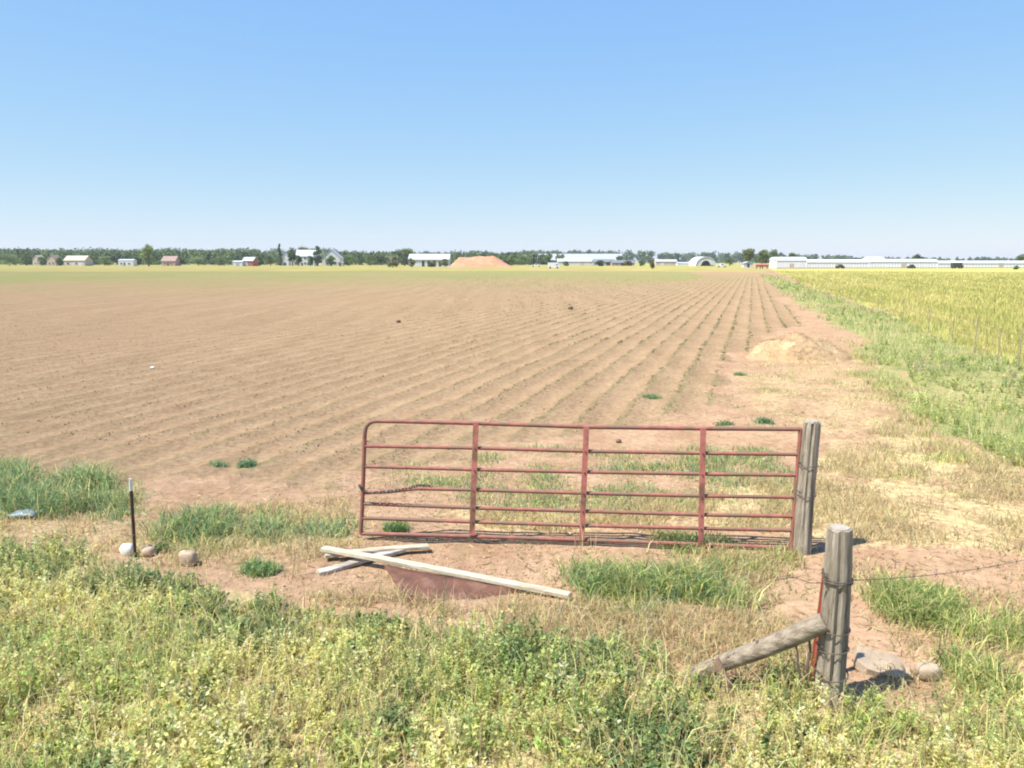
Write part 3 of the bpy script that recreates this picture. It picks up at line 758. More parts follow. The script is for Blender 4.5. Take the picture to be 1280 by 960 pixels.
# strand of wire leaving the fence post to the right, down to a post outside the picture
W0 = fB.lerp(fT, .715) + Vector((.10, -.03, 0)); W1 = Vector((6.2, 6.9, .72))
mb = MB(); pts = [W0.lerp(W1, t) - Vector((0, 0, .30 * 4 * t * (1 - t) * .5)) for t in np.linspace(0, 1, 36)]
mb.tube(pts, .0024, 6)
for i in range(1, 35, 2):
    p = pts[i]
    mb.tube([p + Vector((.012, .01, .02)), p - Vector((.012, .01, .02))], .002, 4); mb.tube([p + Vector((-.012, .012, .018)), p - Vector((-.012, .012, .018))], .002, 4)
tag(mb.build('barbed_wire', M['wire'], None, True), 'dark barbed wire strand running right from the thick wrapped post', 'wire')
# loose stub of wire on the left of the post
W2 = fB.lerp(fT, .70) + Vector((-.10, -.03, 0))
mb = MB().tube([W2, W2 + Vector((-.10, -.02, .01)), W2 + Vector((-.2, .02, .035)), W2 + Vector((-.33, .0, .02))], .003, 6)
mb.build('wire_end', M['wire'], fp, True)

# brace log
A = PY(1031, 778, fB.y - .02); Bq = G(866, 845, .045)
d = A - Bq; m = MB(); pts = [Bq - d * .06 + d * 1.06 * t + Vector((0, 0, .008 * math.sin(t * 7))) for t in np.linspace(0, 1, 12)]
random.seed(11)
m.tube(pts, [.052, .058, .060, .060, .062, .063, .063, .064, .066, .066, .067, .060], 16, True, .06)
br = empty('brace_log', Bq, 'grey round log leaning from the ground up to the thick post', 'log')
m.build('log_shaft', M['log'], br, True)
kn = pts[6] + Vector((-.01, -.01, .060))
MB().tube([kn - Vector((0, 0, .02)), kn + Vector((-.015, -.005, .025))], [.016, .009], 8).build('branch_stub', M['log'], br, True)
# stake
A = PY(894, 822, G(915, 872).y + .10); Bq = G(917, 878, -.05)
m = MB().tube([Bq, Bq.lerp(A, .5) + Vector((.008, 0, 0)), A], [.026, .031, .025], 8, True, .12)
tag(m.build('wooden_stake', M['stake']), 'short brown wooden stake tilted against the lower end of the log', 'stake')
# red steel post behind the thick post
Bq = G(1014, 852); T = PY(1032, 712, Bq.y + .05)
ax = (T - Bq).normalized(); s = ax.cross(Vector((0, 1, 0))).normalized(); q = ax.cross(s)
rot = Matrix((s, q, ax)).transposed().to_3x3()
m = MB(); c = (T + Bq) / 2 - ax * .08; Ln = (T - Bq).length + .16
m.box(c, (.040, .006, Ln), rot); m.box(c + q * .018, (.006, .030, Ln), rot)
for k in range(11): m.box(Bq + ax * (.05 + k * .07) - q * .006, (.016, .008, .014), rot)
tag(m.build('steel_post', M['rust_red']), 'thin red rusty steel fence post tucked against the left of the thick post', 'post')
# drooping twisted wires beneath the log
mb = MB()
for (a, b, c_) in (((990, 797), (997, 815), (1000, 846)), ((1009, 790), (1013, 815), (1008, 850))):
    p = [PY(*a, fB.y + .02), PY(*b, fB.y + .0), PY(*c_, fB.y - .02)]
    q = [p[0], p[0].lerp(p[1], .5) + Vector((.006, 0, 0)), p[1], p[1].lerp(p[2], .5) - Vector((.008, 0, 0)), p[2]]
    mb.tube(q, .0085, 6, True, .3)
tag(mb.build('twisted_wire', M['wire']), 'dark twisted wire hanging from the leaning log down beside the red steel post', 'wire')
# pale slab right of the post
random.seed(4)
S0 = G(1075, 838, .0); S1 = G(1128, 836, .0)
m = MB(); c = (S0 + S1) / 2 + Vector((.0, .03, .03))
rot = (Matrix.Rotation(R(-14), 3, 'Z') @ Matrix.Rotation(R(14), 3, 'X') @ Matrix.Rotation(R(11), 3, 'Y'))
outl = [(-.19, -.07), (-.12, -.13), (.07, -.145), (.21, -.08), (.22, .02), (.13, .13), (-.04, .11), (-.16, .12)]
for z in (-.028, .028):
    for (a, b) in outl: m.v.append(tuple(c + rot @ Vector((a * (1 if z < 0 else .96), b * (1 if z < 0 else .95), z + random.uniform(-.006, .006)))))
n = len(outl); m.f = [tuple(range(n - 1, -1, -1)), tuple(range(n, 2 * n))] + [(i, (i + 1) % n, n + (i + 1) % n, n + i) for i in range(n)]
tag(m.build('stone_slab', M['slab']), 'pale flat slab propped in the dirt right of the thick post', 'slab')

# ------------------------------------------------------------------ T-POST with white tip
Bq = G(169, 696); T = PY(163, 598, Bq.y)
tp = empty('metal_stake', Bq, 'thin dark brown steel stake with white painted tip standing in the weeds', 'stake')
ax = (T - Bq).normalized(); s = ax.cross(Vector((0, 1, 0))).normalized(); q = ax.cross(s); rot = Matrix((s, q, ax)).transposed().to_3x3()
Ln = (T - Bq).length
m = MB(); a, b = -.25, Ln * .845
m.box(Bq + ax * (a + b) / 2, (.034, .006, b - a), rot); m.box(Bq + ax * (a + b) / 2 + q * .014, (.006, .024, b - a), rot)
for k in range(9): m.box(Bq + ax * (.06 + k * .075) - q * .007, (.020, .008, .016), rot)
m.build('shaft', M['tpost'], tp)
m = MB(); a, b = Ln * .845 + .001, Ln
m.box(Bq + ax * (a + b) / 2, (.036, .008, b - a), rot, .8); m.box(Bq + ax * (a + b) / 2 + q * .0145, (.008, .024, b - a), rot, .8)
m.build('white_tip', M['white_paint'], tp)
m = MB(); p = Bq + ax * .24
m.tube([p + Vector((-.12, -.03, .02)), p + Vector((-.03, -.03, 0)), p + Vector((.0, -.036, 0)), p + Vector((.05, -.02, .01))], .003, 6)
m.build('wire_tie', M['wire'], tp, True)

# ------------------------------------------------------------------ ROCKS
def rock(px, py, w, h, mat, label, seed, name='rock', blocky=False):
    random.seed(seed)
    B = G(px, py)
    z0 = float(gz(np.array([B.x]), np.array([B.y]))[0])
    m = MB(); nu, nv = 14, 9
    vs = []; ex = .55 if blocky else .85
    def sg(c): return math.copysign(abs(c) ** ex, c)
    for i in range(nv + 1):
        th = -math.pi / 2 + math.pi * i / nv
        for j in range(nu):
            p = 2 * math.pi * j / nu
            k = 1 + .16 * (vnoise(np.array([j % nu * .9]), np.array([i * .9]), 1.5, seed)[0] - .5) * 2
            vs.append((B.x + w / 2 * sg(math.cos(th)) * sg(math.cos(p + .4)) * k, B.y + w * .4 * sg(math.cos(th)) * sg(math.sin(p + .4)) * k, z0 + h * .42 + h * .5 * sg(math.sin(th)) * k))
    fs = [(i * nu + j, i * nu + (j + 1) % nu, (i + 1) * nu + (j + 1) % nu, (i + 1) * nu + j) for i in range(nv) for j in range(nu)]
    m.add(vs, fs)
    o = m.build(name, mat, None, True); tag(o, label, 'rock' if name == 'rock' else name.replace('_', ' '))
    return o
rock(159, 694, .14, .135, M['rock_white'], 'round white rock at the foot of the steel stake, left side', 1)
rock(187, 694, .15, .11, M['rock_tan'], 'tan rock close to the right of the steel stake', 2)
rock(235, 706, .16, .15, M['rock_tan'], 'squarish pinkish tan rock apart to the right of the stake', 3, blocky=True)
rock(191, 462, .11, .08, M['rock_white'], 'small white rock alone far out in the ploughed soil on the left', 4)
rock(713, 386.5, .36, .22, M['clod'], 'dark clod of earth in the field above the gate middle', 5, 'soil_clod')
rock(498, 403, .26, .16, M['clod'], 'smaller dark clod of earth in the field, left of the bigger clod', 6, 'soil_clod')
rock(1160, 846, .17, .11, M['slab'], 'pale blocky rock in the dirt right of the flat slab', 7, blocky=True)
rock(773, 552, .10, .07, M['clod'], 'little dark clod seen through the top gap of gate', 8, 'soil_clod')
# scrap of grey plastic at the far left
random.seed(2)
B = G(32, 648); m = MB(); vs = []; nn = 9
for i in range(nn):
    for j in range(6):
        vs.append((B.x + (i / (nn - 1) - .5) * .32, B.y + (j / 5 - .5) * .2, .05 + .05 * math.sin(math.pi * i / (nn - 1)) * math.sin(math.pi * j / 5) + random.uniform(0, .02)))
fs = [(i * 6 + j, (i + 1) * 6 + j, (i + 1) * 6 + j + 1, i * 6 + j + 1) for i in range(nn - 1) for j in range(5)]
m.add(vs, fs); o = m.build('plastic_scrap', M['plastic'], None, True)
so = o.modifiers.new('thick', 'SOLIDIFY'); so.thickness = .006
tag(o, 'crumpled grey plastic scrap below the tall grass at the far left', 'scrap')

# ------------------------------------------------------------------ PLANKS and rusty sheet
def plank(a, b, w, t, mat, label, seed, za=.03, zb=.03, roll=0):
    random.seed(seed)
    A = G(*a); B = G(*b); A.z += za; B.z += zb
    ax = B - A; Ln = ax.length; ax.normalize(); s = Vector((0, 0, 1)).cross(ax).normalized(); u = ax.cross(s)
    s, u = s * math.cos(roll) + u * math.sin(roll), u * math.cos(roll) - s * math.sin(roll)
    m = MB(); n = 16; vs = []
    ch = .006
    prof = [(-w / 2 + ch, -t / 2), (w / 2 - ch, -t / 2), (w / 2, -t / 2 + ch), (w / 2, t / 2 - ch), (w / 2 - ch, t / 2), (-w / 2 + ch, t / 2), (-w / 2, t / 2 - ch), (-w / 2, -t / 2 + ch)]
    for i in range(n + 1):
        f = i / n; bow = .012 * math.sin(math.pi * f + seed)
        for (p, q) in prof:
            vs.append(A + ax * (Ln * f + random.uniform(-.01, .01) * (i in (0, n))) + s * (p + bow + random.uniform(-.0018, .0018)) + u * (q + bow * .4 + random.uniform(-.0012, .0012)))
    k = len(prof)
    fs = [(i * k + j, i * k + (j + 1) % k, (i + 1) * k + (j + 1) % k, (i + 1) * k + j) for i in range(n) for j in range(k)] + [tuple(range(k - 1, -1, -1)), tuple(range(n * k, n * k + k))]
    m.add(vs, fs); o = m.build('plank', mat); tag(o, label, 'plank', 'old planks lying in front of the gate')
    return A, B, s, u
plank((398, 718), (505, 691), .095, .04, M['plank_grey'], 'short grey white board lowest at the left end of the pile', 5, .025, .03)
plank((406, 702), (535, 688), .085, .038, M['plank'], 'pale board pointing back toward the gate, middle of the pile', 6, .068, .04)
pA, pB, pS, pU = plank((404, 700), (713, 748), .085, .042, M['plank'], 'longest bleached board, lying across the others and the rusty sheet', 7, .115, .035)
# rusted sheet, its upper edge under the long board, its lower edge in the dirt towards the road
random.seed(9)
def onp(t): return pA.lerp(pB, t)
m = MB(); nx, ny = 18, 7; vs = []
low = [G(512, 756), G(526, 758.5), G(541, 760), G(570, 755), G(600, 748.5), G(625, 743), G(650, 739)]
for i in range(nx + 1):
    f = i / nx
    top = onp(.27 + .53 * f) + Vector((0, -.045, -.028 - .0 * f))
    fi = f * (len(low) - 1); i0 = min(int(fi), len(low) - 2)
    bt = low[i0].lerp(low[i0 + 1], fi - i0); bt.z = -.03
    for j in range(ny + 1):
        g = j / ny
        p = top.lerp(bt, g); p.z += .010 * math.sin(math.pi * g) + random.uniform(-.0015, .0015) + .004 * math.sin(f * 22)
        vs.append(p)
fs = [(i * (ny + 1) + j, (i + 1) * (ny + 1) + j, (i + 1) * (ny + 1) + j + 1, i * (ny + 1) + j + 1) for i in range(nx) for j in range(ny)]
m.add(vs, fs); o = m.build('metal_sheet', M['rust'], None, True)
so = o.modifiers.new('thick', 'SOLIDIFY'); so.thickness = .007
tag(o, 'red brown rusted metal sheet slanting out from under the longest board', 'metal sheet')

# ------------------------------------------------------------------ STRAW HEAP
B = G(1001, 446)
m = MB(); vs = []; nx, ny = 40, 26
for i in range(nx + 1):
    for j in range(ny + 1):
        a = i / nx * 2 - 1; b = j / ny * 2 - 1
        h = max(0, 1 - (abs(a) ** 2 + abs(b) ** 2) * (1 + .8 * (float(vnoise(np.array([a * 3 + 9]), np.array([b * 3 + 9]), 1.0, 77)[0]) - .3))) ** .62
        x = B.x + a * 1.95 + .0 * b; y = B.y + b * 1.5
        n = float(fbm(np.array([x]), np.array([y]), .9, 131)[0])
        hh = .78 if a < -.1 else .78 - .28 * (a + .1)
        vs.append((x, y, -.06 + h * hh * (.62 + .66 * n) * float(sstep(0, .35, 1 - max(abs(a), abs(b))))))
fs = [(i * (ny + 1) + j, (i + 1) * (ny + 1) + j, (i + 1) * (ny + 1) + j + 1, i * (ny + 1) + j + 1) for i in range(nx) for j in range(ny)]
m.add(vs, fs)
heap = empty('straw_heap', B, 'low heap of golden straw and dirt at the field edge', 'straw heap')
m.build('heap_core', M['straw'], heap, True)
L_ = Leaves(); vv = np.array(vs); ii = rng.integers(0, len(vv), 7000); p = vv[ii] + rng.normal(0, .05, (7000, 3)) * np.array([1, 1, .2]); p = p[p[:, 2] > .02]; n = len(p)
a = rng.uniform(0, 2 * np.pi, n)
L_.leaves(p, np.stack([np.cos(a), np.sin(a), rng.uniform(-.3, .7, n)], 1), rng.uniform(.04, .12, n), mixc([(.50, .35, .18), (.42, .28, .14), (.47, .34, .18), (.60, .46, .26)], n, None, .14), .14)
L_.build('straw', M['leaf'], heap, origin=tuple(B))

# ------------------------------------------------------------------ WIRE FENCE beside the ditch
fe = empty('wire_fence', G(1247, 452), 'line of thin grey posts with slack wire between the ditch and yellow field', 'fence')
fpts = [(1330, 492), (1272, 466), (1247, 452), (1218, 440), (1190, 428), (1160, 417), (1128, 405), (1100, 395.5), (1075, 387), (1052, 378.5), (1032, 370.5), (1015, 363.5)]
tops = []
for i, (a, b) in enumerate(fpts):
    p = G(a, b); h = 1.12 + .1 * math.sin(i * 2.3); ln = Vector((.05 * math.sin(i * 3.1), .0, 0))
    MB().tube([p - Vector((0, 0, .2)), p + ln * .5 + Vector((0, 0, h * .5)), p + ln + Vector((0, 0, h))], [.015, .014, .013], 8).build('post', M['wood'], fe, True)
    tops.append((p, ln, h))
for fr in (.45, .68, .9):
    mb = MB(); pts = []
    for i in range(len(tops) - 1):
        a = tops[i][0] + tops[i][1] * fr + Vector((.04, 0, tops[i][2] * fr)); b = tops[i + 1][0] + tops[i + 1][1] * fr + Vector((.04, 0, tops[i + 1][2] * fr))
        for t in (0, .25, .5, .75): pts.append(a.lerp(b, t) - Vector((0, 0, .06 * 4 * t * (1 - t))))
    mb.tube(pts, .0035, 5).build('strand', M['wire'], fe, True)

# ------------------------------------------------------------------ BACKGROUND
def house(name, cat, label, px0, px1, ptop, Y, mw, mr, eave=.55, depth=None, ridge='x', doors=(), windows=(), chimney=None, over=.35, dmat='dark', wmat='glass', group=None, z0=0.0):
    """gabled building facing the camera. doors / windows: (centre fraction, width m, bottom m, height m)"""
    x0, x1 = XY(px0, Y), XY(px1, Y); w = x1 - x0
    H = PY((px0 + px1) / 2, ptop, Y).z; hw = H * eave; dp = depth or max(6, min(14, w * .6))
    e = empty(name, ((x0 + x1) / 2, Y, z0), label, cat, group)
    if ridge == 'x':
        prof = [(0, 0), (dp, 0), (dp, hw), (dp / 2, H - .12), (0, hw)]     # y,z
        m = MB(); k = 5
        m.add([(x0, Y + a, b) for a, b in prof] + [(x1, Y + a, b) for a, b in prof],
              [(0, 1, 2, 3, 4), (9, 8, 7, 6, 5)] + [(i, i + k, (i + 1) % k + k, (i + 1) % k) for i in range(5)])
        m.build('wall', mw, e)
        t = .16; sl = (H - hw) / (dp / 2)
        m = MB()
        rp = [(-over, hw - over * sl + .02), (dp / 2, H + .02), (dp + over, hw - over * sl + .02), (dp + over, hw - over * sl + .02 + t), (dp / 2, H + .02 + t), (-over, hw - over * sl + .02 + t)]
        m.add([(x0 - over, Y + a, b) for a, b in rp] + [(x1 + over, Y + a, b) for a, b in rp],
              [(0, 1, 4, 5), (1, 2, 3, 4), (11, 10, 7, 6), (10, 9, 8, 7)] + [(i, (i + 1) % 6, (i + 1) % 6 + 6, i + 6) for i in range(6)])
        rf = m.build('roof', mr, e)
    else:
        xc = (x0 + x1) / 2
        prof = [(x0, 0), (x1, 0), (x1, hw), (xc, H - .12), (x0, hw)]
        m = MB(); k = 5
        m.add([(a, Y, b) for a, b in prof] + [(a, Y + dp, b) for a, b in prof],
              [(4, 3, 2, 1, 0), (5, 6, 7, 8, 9)] + [(i, (i + 1) % k, (i + 1) % k + k, i + k) for i in range(5)])
        m.build('wall', mw, e)
        t = .16; sl = (H - hw) / (w / 2)
        rp = [(x0 - over, hw - over * sl + .02), (xc, H + .02), (x1 + over, hw - over * sl + .02), (x1 + over, hw - over * sl + .02 + t), (xc, H + .02 + t), (x0 - over, hw - over * sl + .02 + t)]
        m = MB()
        m.add([(a, Y - over, b) for a, b in rp] + [(a, Y + dp + over, b) for a, b in rp],
              [(0, 1, 4, 5), (1, 2, 3, 4), (11, 10, 7, 6), (10, 9, 8, 7)] + [(i, (i + 1) % 6, (i + 1) % 6 + 6, i + 6) for i in range(6)])
        rf = m.build('roof', mr, e)
    for (f, ww, zb, hh) in doors:
        c = Vector((x0 + f * w, Y - .02, zb + hh / 2)); MB().box(c, (ww, .12, hh)).build('door', M[dmat], e)
    for (f, ww, zb, hh) in windows:
        c = Vector((x0 + f * w, Y - .03, zb + hh / 2)); fr = MB()
        for dx, dz, sx, sz in ((-ww / 2, 0, .14, hh), (ww / 2, 0, .14, hh), (0, hh / 2 + .07, ww + .14, .14), (0, -hh / 2 - .07, ww + .14, .14)):
            fr.box(c + Vector((dx, -.03, dz)), (sx, .16, sz))
        wf = fr.build('window', M['w_white'], e); MB().box(c, (ww - .16, .08, hh - .02)).build('pane', M[wmat], wf)
    if chimney:
        f, hh = chimney; MB().box((x0 + f * w, Y + dp * .5, H + hh / 2 - .3), (.9, .9, hh + .6)).build('chimney', M['w_pink'], rf)
    return e

house('farmhouse', 'house', 'narrow cream house half hidden by trees at the far left', 41, 50, 319.0, 640, M['w_cream'], M['r_tan'], .62, 8, 'z', windows=((.35, 1, 1, 1.4), (.7, 1, 1, 1.4)))
house('farmhouse', 'house', 'small tan house with a brown pitched roof, second from the far left', 58.5, 70, 318.7, 600, M['w_tan'], M['r_brown'], .58, 9, 'z', windows=((.3, 1.1, 1, 1.4), (.7, 1.1, 1, 1.4)))
house('farmhouse', 'house', 'wide cream house with a shallow tan roof, widest of the far left houses', 80, 106, 319.8, 560, M['w_cream'], M['r_tan'], .55, 11, 'x', doors=((.45, 1.2, 0, 2.2), (.8, 3, 0, 2.4)), windows=((.2, 1.6, 1, 1.4), (.6, 1.2, 1, 1.4)), dmat='w_white')
house('mobile_home', 'trailer home', 'long low white trailer home left of the pale green tree', 148, 167, 324.2, 540, M['w_white'], M['r_pale'], .84, 5, 'x', doors=((.4, 1, .4, 2),), windows=((.2, 1.4, 1.1, 1), (.7, 1.4, 1.1, 1)), over=.15)
house('farmhouse', 'house', 'pinkish house with a grey brown roof just right of pale green tree', 202, 219, 320.2, 560, M['w_pink'], M['r_brown'], .5, 10, 'x', windows=((.25, 1.3, 1, 1.3), (.7, 1.3, 1, 1.3)), doors=((.48, 1.1, 0, 2.1),))
house('shed', 'shed', 'low white shed touching the red barn', 291, 303, 326.0, 520, M['w_white'], M['r_pale'], .8, 6, 'x', doors=((.5, 2, 0, 2.2),), dmat='w_grey', over=.2)
house('barn', 'barn', 'small red barn with a pale roof on the left skyline', 303.2, 316, 321.6, 523, M['w_red'], M['r_pale'], .6, 11, 'x', doors=((.3, 2.6, 0, 2.8),), windows=((.75, 1, 1.6, 1),), dmat='w_white', over=.4)
house('shed', 'shed', 'small white shed left of the large white house with two trees between', 352, 361, 317, 600, M['w_white'], M['r_pale'], .7, 6, 'z', doors=((.5, 1.6, 0, 2.2),))
house('farmhouse', 'house', 'large two storey white house with pale grey roof among dark trees', 370, 393, 312.6, 560, M['w_white'], M['r_pale'], .62, 11, 'x', windows=((.15, 1.4, 1, 1.6), (.5, 1.4, 1, 1.6), (.85, 1.4, 1, 1.6), (.2, 1.4, 4.6, 1.5), (.5, 1.4, 4.6, 1.5), (.82, 1.4, 4.6, 1.5)), doors=((.33, 1.3, 0, 2.3),), chimney=(.75, 1.4))
house('farmhouse', 'house', 'tall white gabled house with dark panes, right of the large white one', 403, 425, 312.2, 545, M['w_white'], M['r_grey'], .5, 12, 'z', windows=((.28, 2, 1, 2), (.5, 2.2, 4, 2.4), (.72, 2, 1, 2)), doors=((.5, 1.3, 0, 2.3),))
house('shed', 'shed', 'tiny cream shed at the right foot of the gabled white house', 422.5, 428, 327.0, 500, M['w_cream'], M['r_tan'], .7, 3, 'z', doors=((.5, 1, 0, 1.9),))
house('barn', 'barn', 'long white barn with a row of dark bays left of the orange mound', 511, 561, 317.6, 470, M['w_white'], M['r_pale'], .58, 14, 'x', doors=((.36, 1.6, 0, 3.4), (.5, 1.6, 0, 3.4), (.64, 1.6, 0, 3.6), (.78, 1.6, 0, 3.2)), over=.5)  # bay doors are dark panels, colour standing for shade in the open bays
house('warehouse', 'warehouse', 'very long grey roofed warehouse behind the low white sheds', 664, 778, 317.2, 820, M['w_dark'], M['r_grey'], .40, 30, 'x', windows=tuple((.08 + .12 * i, 3, 1.5, 1.6) for i in range(8)))
house('shed', 'shed', 'long low white shed in front of the grey roofed warehouse', 697, 741, 323.6, 600, M['w_white'], M['r_pale'], .62, 9, 'x', doors=((.2, 3, 0, 2.7), (.7, 3, 0, 2.7)), dmat='w_cream')
house('shed', 'shed', 'low dark grey shed right of the long low white shed', 742, 768, 324.2, 590, M['w_grey'], M['r_slate'], .6, 9, 'x', doors=((.3, 3, 0, 2.4), (.7, 3, 0, 2.4)))
house('shed', 'shed', 'dark slate roofed shed just left of the little dark bush', 765, 793, 325.4, 560, M['w_pink'], M['r_slate'], .55, 9, 'x', doors=((.5, 3, 0, 2.2), (.8, 3, 0, 2.2)), windows=((.2, 1.2, .8, .9),))
house('shed', 'shed', 'cream shed with pale roof between the little bush and the arched hut', 820, 846, 324.6, 570, M['w_cream'], M['r_pale'], .7, 8, 'x', doors=((.3, 2.4, 0, 2.3),), dmat='w_white')
house('shed', 'shed', 'very low white shed touching the arched hut on its left', 847, 868, 328.0, 560, M['w_white'], M['r_pale'], .75, 7, 'x', doors=((.6, 2.0, 0, 1.9),), dmat='w_cream', over=.2)
house('shed', 'shed', 'small white shed below the two round trees right of the arched hut', 930, 941, 327.3, 400, M['w_white'], M['r_pale'], .75, 4, 'z', doors=((.5, 1.2, 0, 2),))
# the long white greenhouses on the right
def greenhouse(label, px0, px1, ptop, Y, bays, mat, dp=10):
    x0, x1 = XY(px0, Y), XY(px1, Y); H = PY(1120, ptop, Y).z; w = (x1 - x0)
    e = empty('greenhouse', ((x0 + x1) / 2, Y, 0), label, 'greenhouse', 'long white greenhouses along the right skyline')
    m = MB(); hw = H * .74
    m.add([(x0, Y, 0), (x1, Y, 0), (x1, Y, hw), (x0, Y, hw), (x0, Y + dp, 0), (x1, Y + dp, 0), (x1, Y + dp, hw), (x0, Y + dp, hw)],
          [(0, 1, 2, 3), (5, 4, 7, 6), (1, 5, 6, 2), (4, 0, 3, 7)])
    m.build('wall', mat, e)
    m = MB(); pr = [(-.25, hw - .05)] + [(dp / 2 - dp / 2 * math.cos(t), hw + .06 + (H - hw) * math.sin(t)) for t in np.linspace(.12, math.pi - .12, 9)] + [(dp + .25, hw - .05)]
    k = len(pr)
    m.add([(x0 - .2, Y + a, b) for a, b in pr] + [(x1 + .2, Y + a, b) for a, b in pr], [(i, i + 1, k + i + 1, k + i) for i in range(k - 1)] + [tuple(range(k - 1, -1, -1)), tuple(range(k, 2 * k))])
    m.build('roof', M['w_white2'], e)
    m = MB()
    for i in range(bays + 1):
        m.box((x0 + w * i / bays, Y - .04, hw / 2), (.14, .1, hw))
    m.box(((x0 + x1) / 2, Y - .05, .35), (w, .08, .14))
    m.build('rib', M['w_white'], e)
    MB().box((x0 + w * .5, Y - .06, 1.1), (2.0, .10, 2.2)).build('door', M['w_cream'], e)
greenhouse('tallest white greenhouse, at the left end of the long white row', 971, 1008, 321.4, 352, 14, M['w_white2'])
greenhouse('long white greenhouse in the row, joined to the tallest one', 1009, 1086, 324.6, 360, 22, M['w_white2'])
greenhouse('slightly higher white greenhouse in the middle of the row, below a lone tree', 1087, 1172, 324.0, 364, 24, M['w_white2'])
greenhouse('lowest white greenhouse, at the right end of the row', 1173, 1330, 326.2, 368, 40, M['w_white2'])
house('shed', 'shed', 'far white hall peeking over the middle of the greenhouses', 1086, 1106, 321.4, 1300, M['w_white2'], M['w_white2'], .7, 30, 'x', doors=((.5, 5, 0, 5),), dmat='w_cream')
# quonset hut
Y = 540; x0, x1 = XY(869.5, Y), XY(895, Y); xc = (x0 + x1) / 2; rad = (x1 - x0) / 2; Hq = PY(882, 320.8, Y).z
e = empty('arched_hut', (xc, Y, 0), 'white arched metal hut with a dark doorway', 'hut')
m = MB(); n = 20; arc = [(xc - rad * math.cos(t), Hq * math.sin(t) ** .9) for t in np.linspace(0, math.pi, n + 1)]
arc2 = [(xc + (a - xc) * .97, b * .97) for a, b in arc]
m.add([(a, Y - .4, b) for a, b in arc] + [(a, Y + 22, b) for a, b in arc] + [(a, Y - .4, b) for a, b in arc2],
      [(i, i + 1, n + 2 + i, n + 1 + i) for i in range(n)] + [(i, 2 * n + 2 + i, 2 * n + 3 + i, i + 1) for i in range(n)])
m.build('shell', M['w_white2'], e, True)
ow, oh = rad * .45, Hq * .58
m = MB(); arcF = [(a, b) for a, b in arc2]
for i in range(n):
    (a, b), (c, d) = arcF[i], arcF[i + 1]
    def inner(a): 
        t = max(-1, min(1, (a - xc) / rad)); return (xc + ow * t, oh * math.sqrt(max(0, 1 - t * t)))
    m.add([(a, Y, b), (c, Y, d), (inner(c)[0], Y, inner(c)[1]), (inner(a)[0], Y, inner(a)[1])], [(3, 2, 1, 0)])
m.build('end_wall', M['w_white'], e)
MB().box((xc, Y + 1.2, oh / 2), (ow * 2, .2, oh)).build('doorway', M['dark'], e)  # near-black panel paints the shade inside the open hut

# orange dirt mound
Y = 430; x0, x1 = XY(560, Y), XY(640, Y); H = PY(600, 317.6, Y).z
m = MB(); nx, ny = 60, 18; vs = []
tops_x = [0, .08, .17, .3, .45, .58, .70, .78, .9, 1]; tops_h = [0, .34, .84, .86, .92, .97, 1.0, .80, .36, 0]
for i in range(nx + 1):
    f = i / nx; th = np.interp(f, tops_x, tops_h)
    for j in range(ny + 1):
        g = j / ny
        s = min(1, min(g, 1 - g) * 2.6) ** .9
        x = x0 + (x1 - x0) * f; y = Y - 6 + 22 * g
        nz_ = float(fbm(np.array([x]), np.array([y]), 5, 151)[0])
        vs.append((x, y, -.1 + H * th * s * (.9 + .22 * (nz_ - .5)) + (nz_ - .5) * .5 * s))
fs = [(i * (ny + 1) + j, (i + 1) * (ny + 1) + j, (i + 1) * (ny + 1) + j + 1, i * (ny + 1) + j + 1) for i in range(nx) for j in range(ny)]
m.add(vs, fs); o = m.build('dirt_mound', M['mound'], None, True); tag(o, 'big flat topped mound of orange dirt beyond the field', 'dirt mound')

# vehicles
def vehicle(name, label, px, py, Ln, mat, cat, box=False):
    Yb = G(px, py).y; x = G(px, py).x; h = 1.9 if not box else 2.6
    e = empty(name, (x, Yb, 0), label, cat, 'vehicles parked in front of the far buildings')
    if box: prof = [(-.5, .45), (.5, .45), (.5, 1.3), (.40, 1.35), (.36, h), (-.5, h)]
    else: prof = [(-.5, .45), (.5, .45), (.5, .95), (.30, 1.05), (.18, 1.75), (-.12, 1.75), (-.16, 1.1), (-.5, 1.1)]
    prof = [(a * Ln, b) for a, b in prof]; k = len(prof)
    m = MB().add([(x + a, Yb - .95, b) for a, b in prof] + [(x + a, Yb + .95, b) for a, b in prof], [tuple(range(k)), tuple(range(2 * k - 1, k - 1, -1))] + [(i, i + k, (i + 1) % k + k, (i + 1) % k) for i in range(k)])
    m.build('body', mat, e)
    for sx in (-.3, .32):
        for sy in (-.92, .92):
            MB().tube([(x + sx * Ln, Yb + sy - .12, .38), (x + sx * Ln, Yb + sy + .12, .38)], .38, 12).build('wheel', M['tyre'], e, True)
    for sy in (-.97, .97):
        MB().box((x + (.03 if not box else .26) * Ln, Yb + sy, 1.42 if not box else 1.6), (Ln * (.22 if not box else .14), .05, .42)).build('window', M['glass'], e)
vehicle('pickup_truck', 'white pickup parked left of the low white shed', 670, 333.5, 5.6, M['car_white'], 'truck')
vehicle('box_truck', 'white box truck standing nearest the field in front of the low white shed', 692, 335.5, 5.2, M['car_white'], 'truck', True)
vehicle('pickup_truck', 'white pickup parked just right of the arched hut', 902, 334, 5.4, M['car_white'], 'truck')
vehicle('pickup_truck', 'dark pickup in front of the white row, at its left', 1050, 335.6, 3.6, M['car_dark'], 'truck')
vehicle('pickup_truck', 'small dark pickup in front of the white row, below the lone tree', 1139, 335.6, 3.0, M['car_dark'], 'truck')
vehicle('box_truck', 'dark box truck, largest dark vehicle before the white row', 1196, 335.8, 4.6, M['car_dark'], 'truck', True)
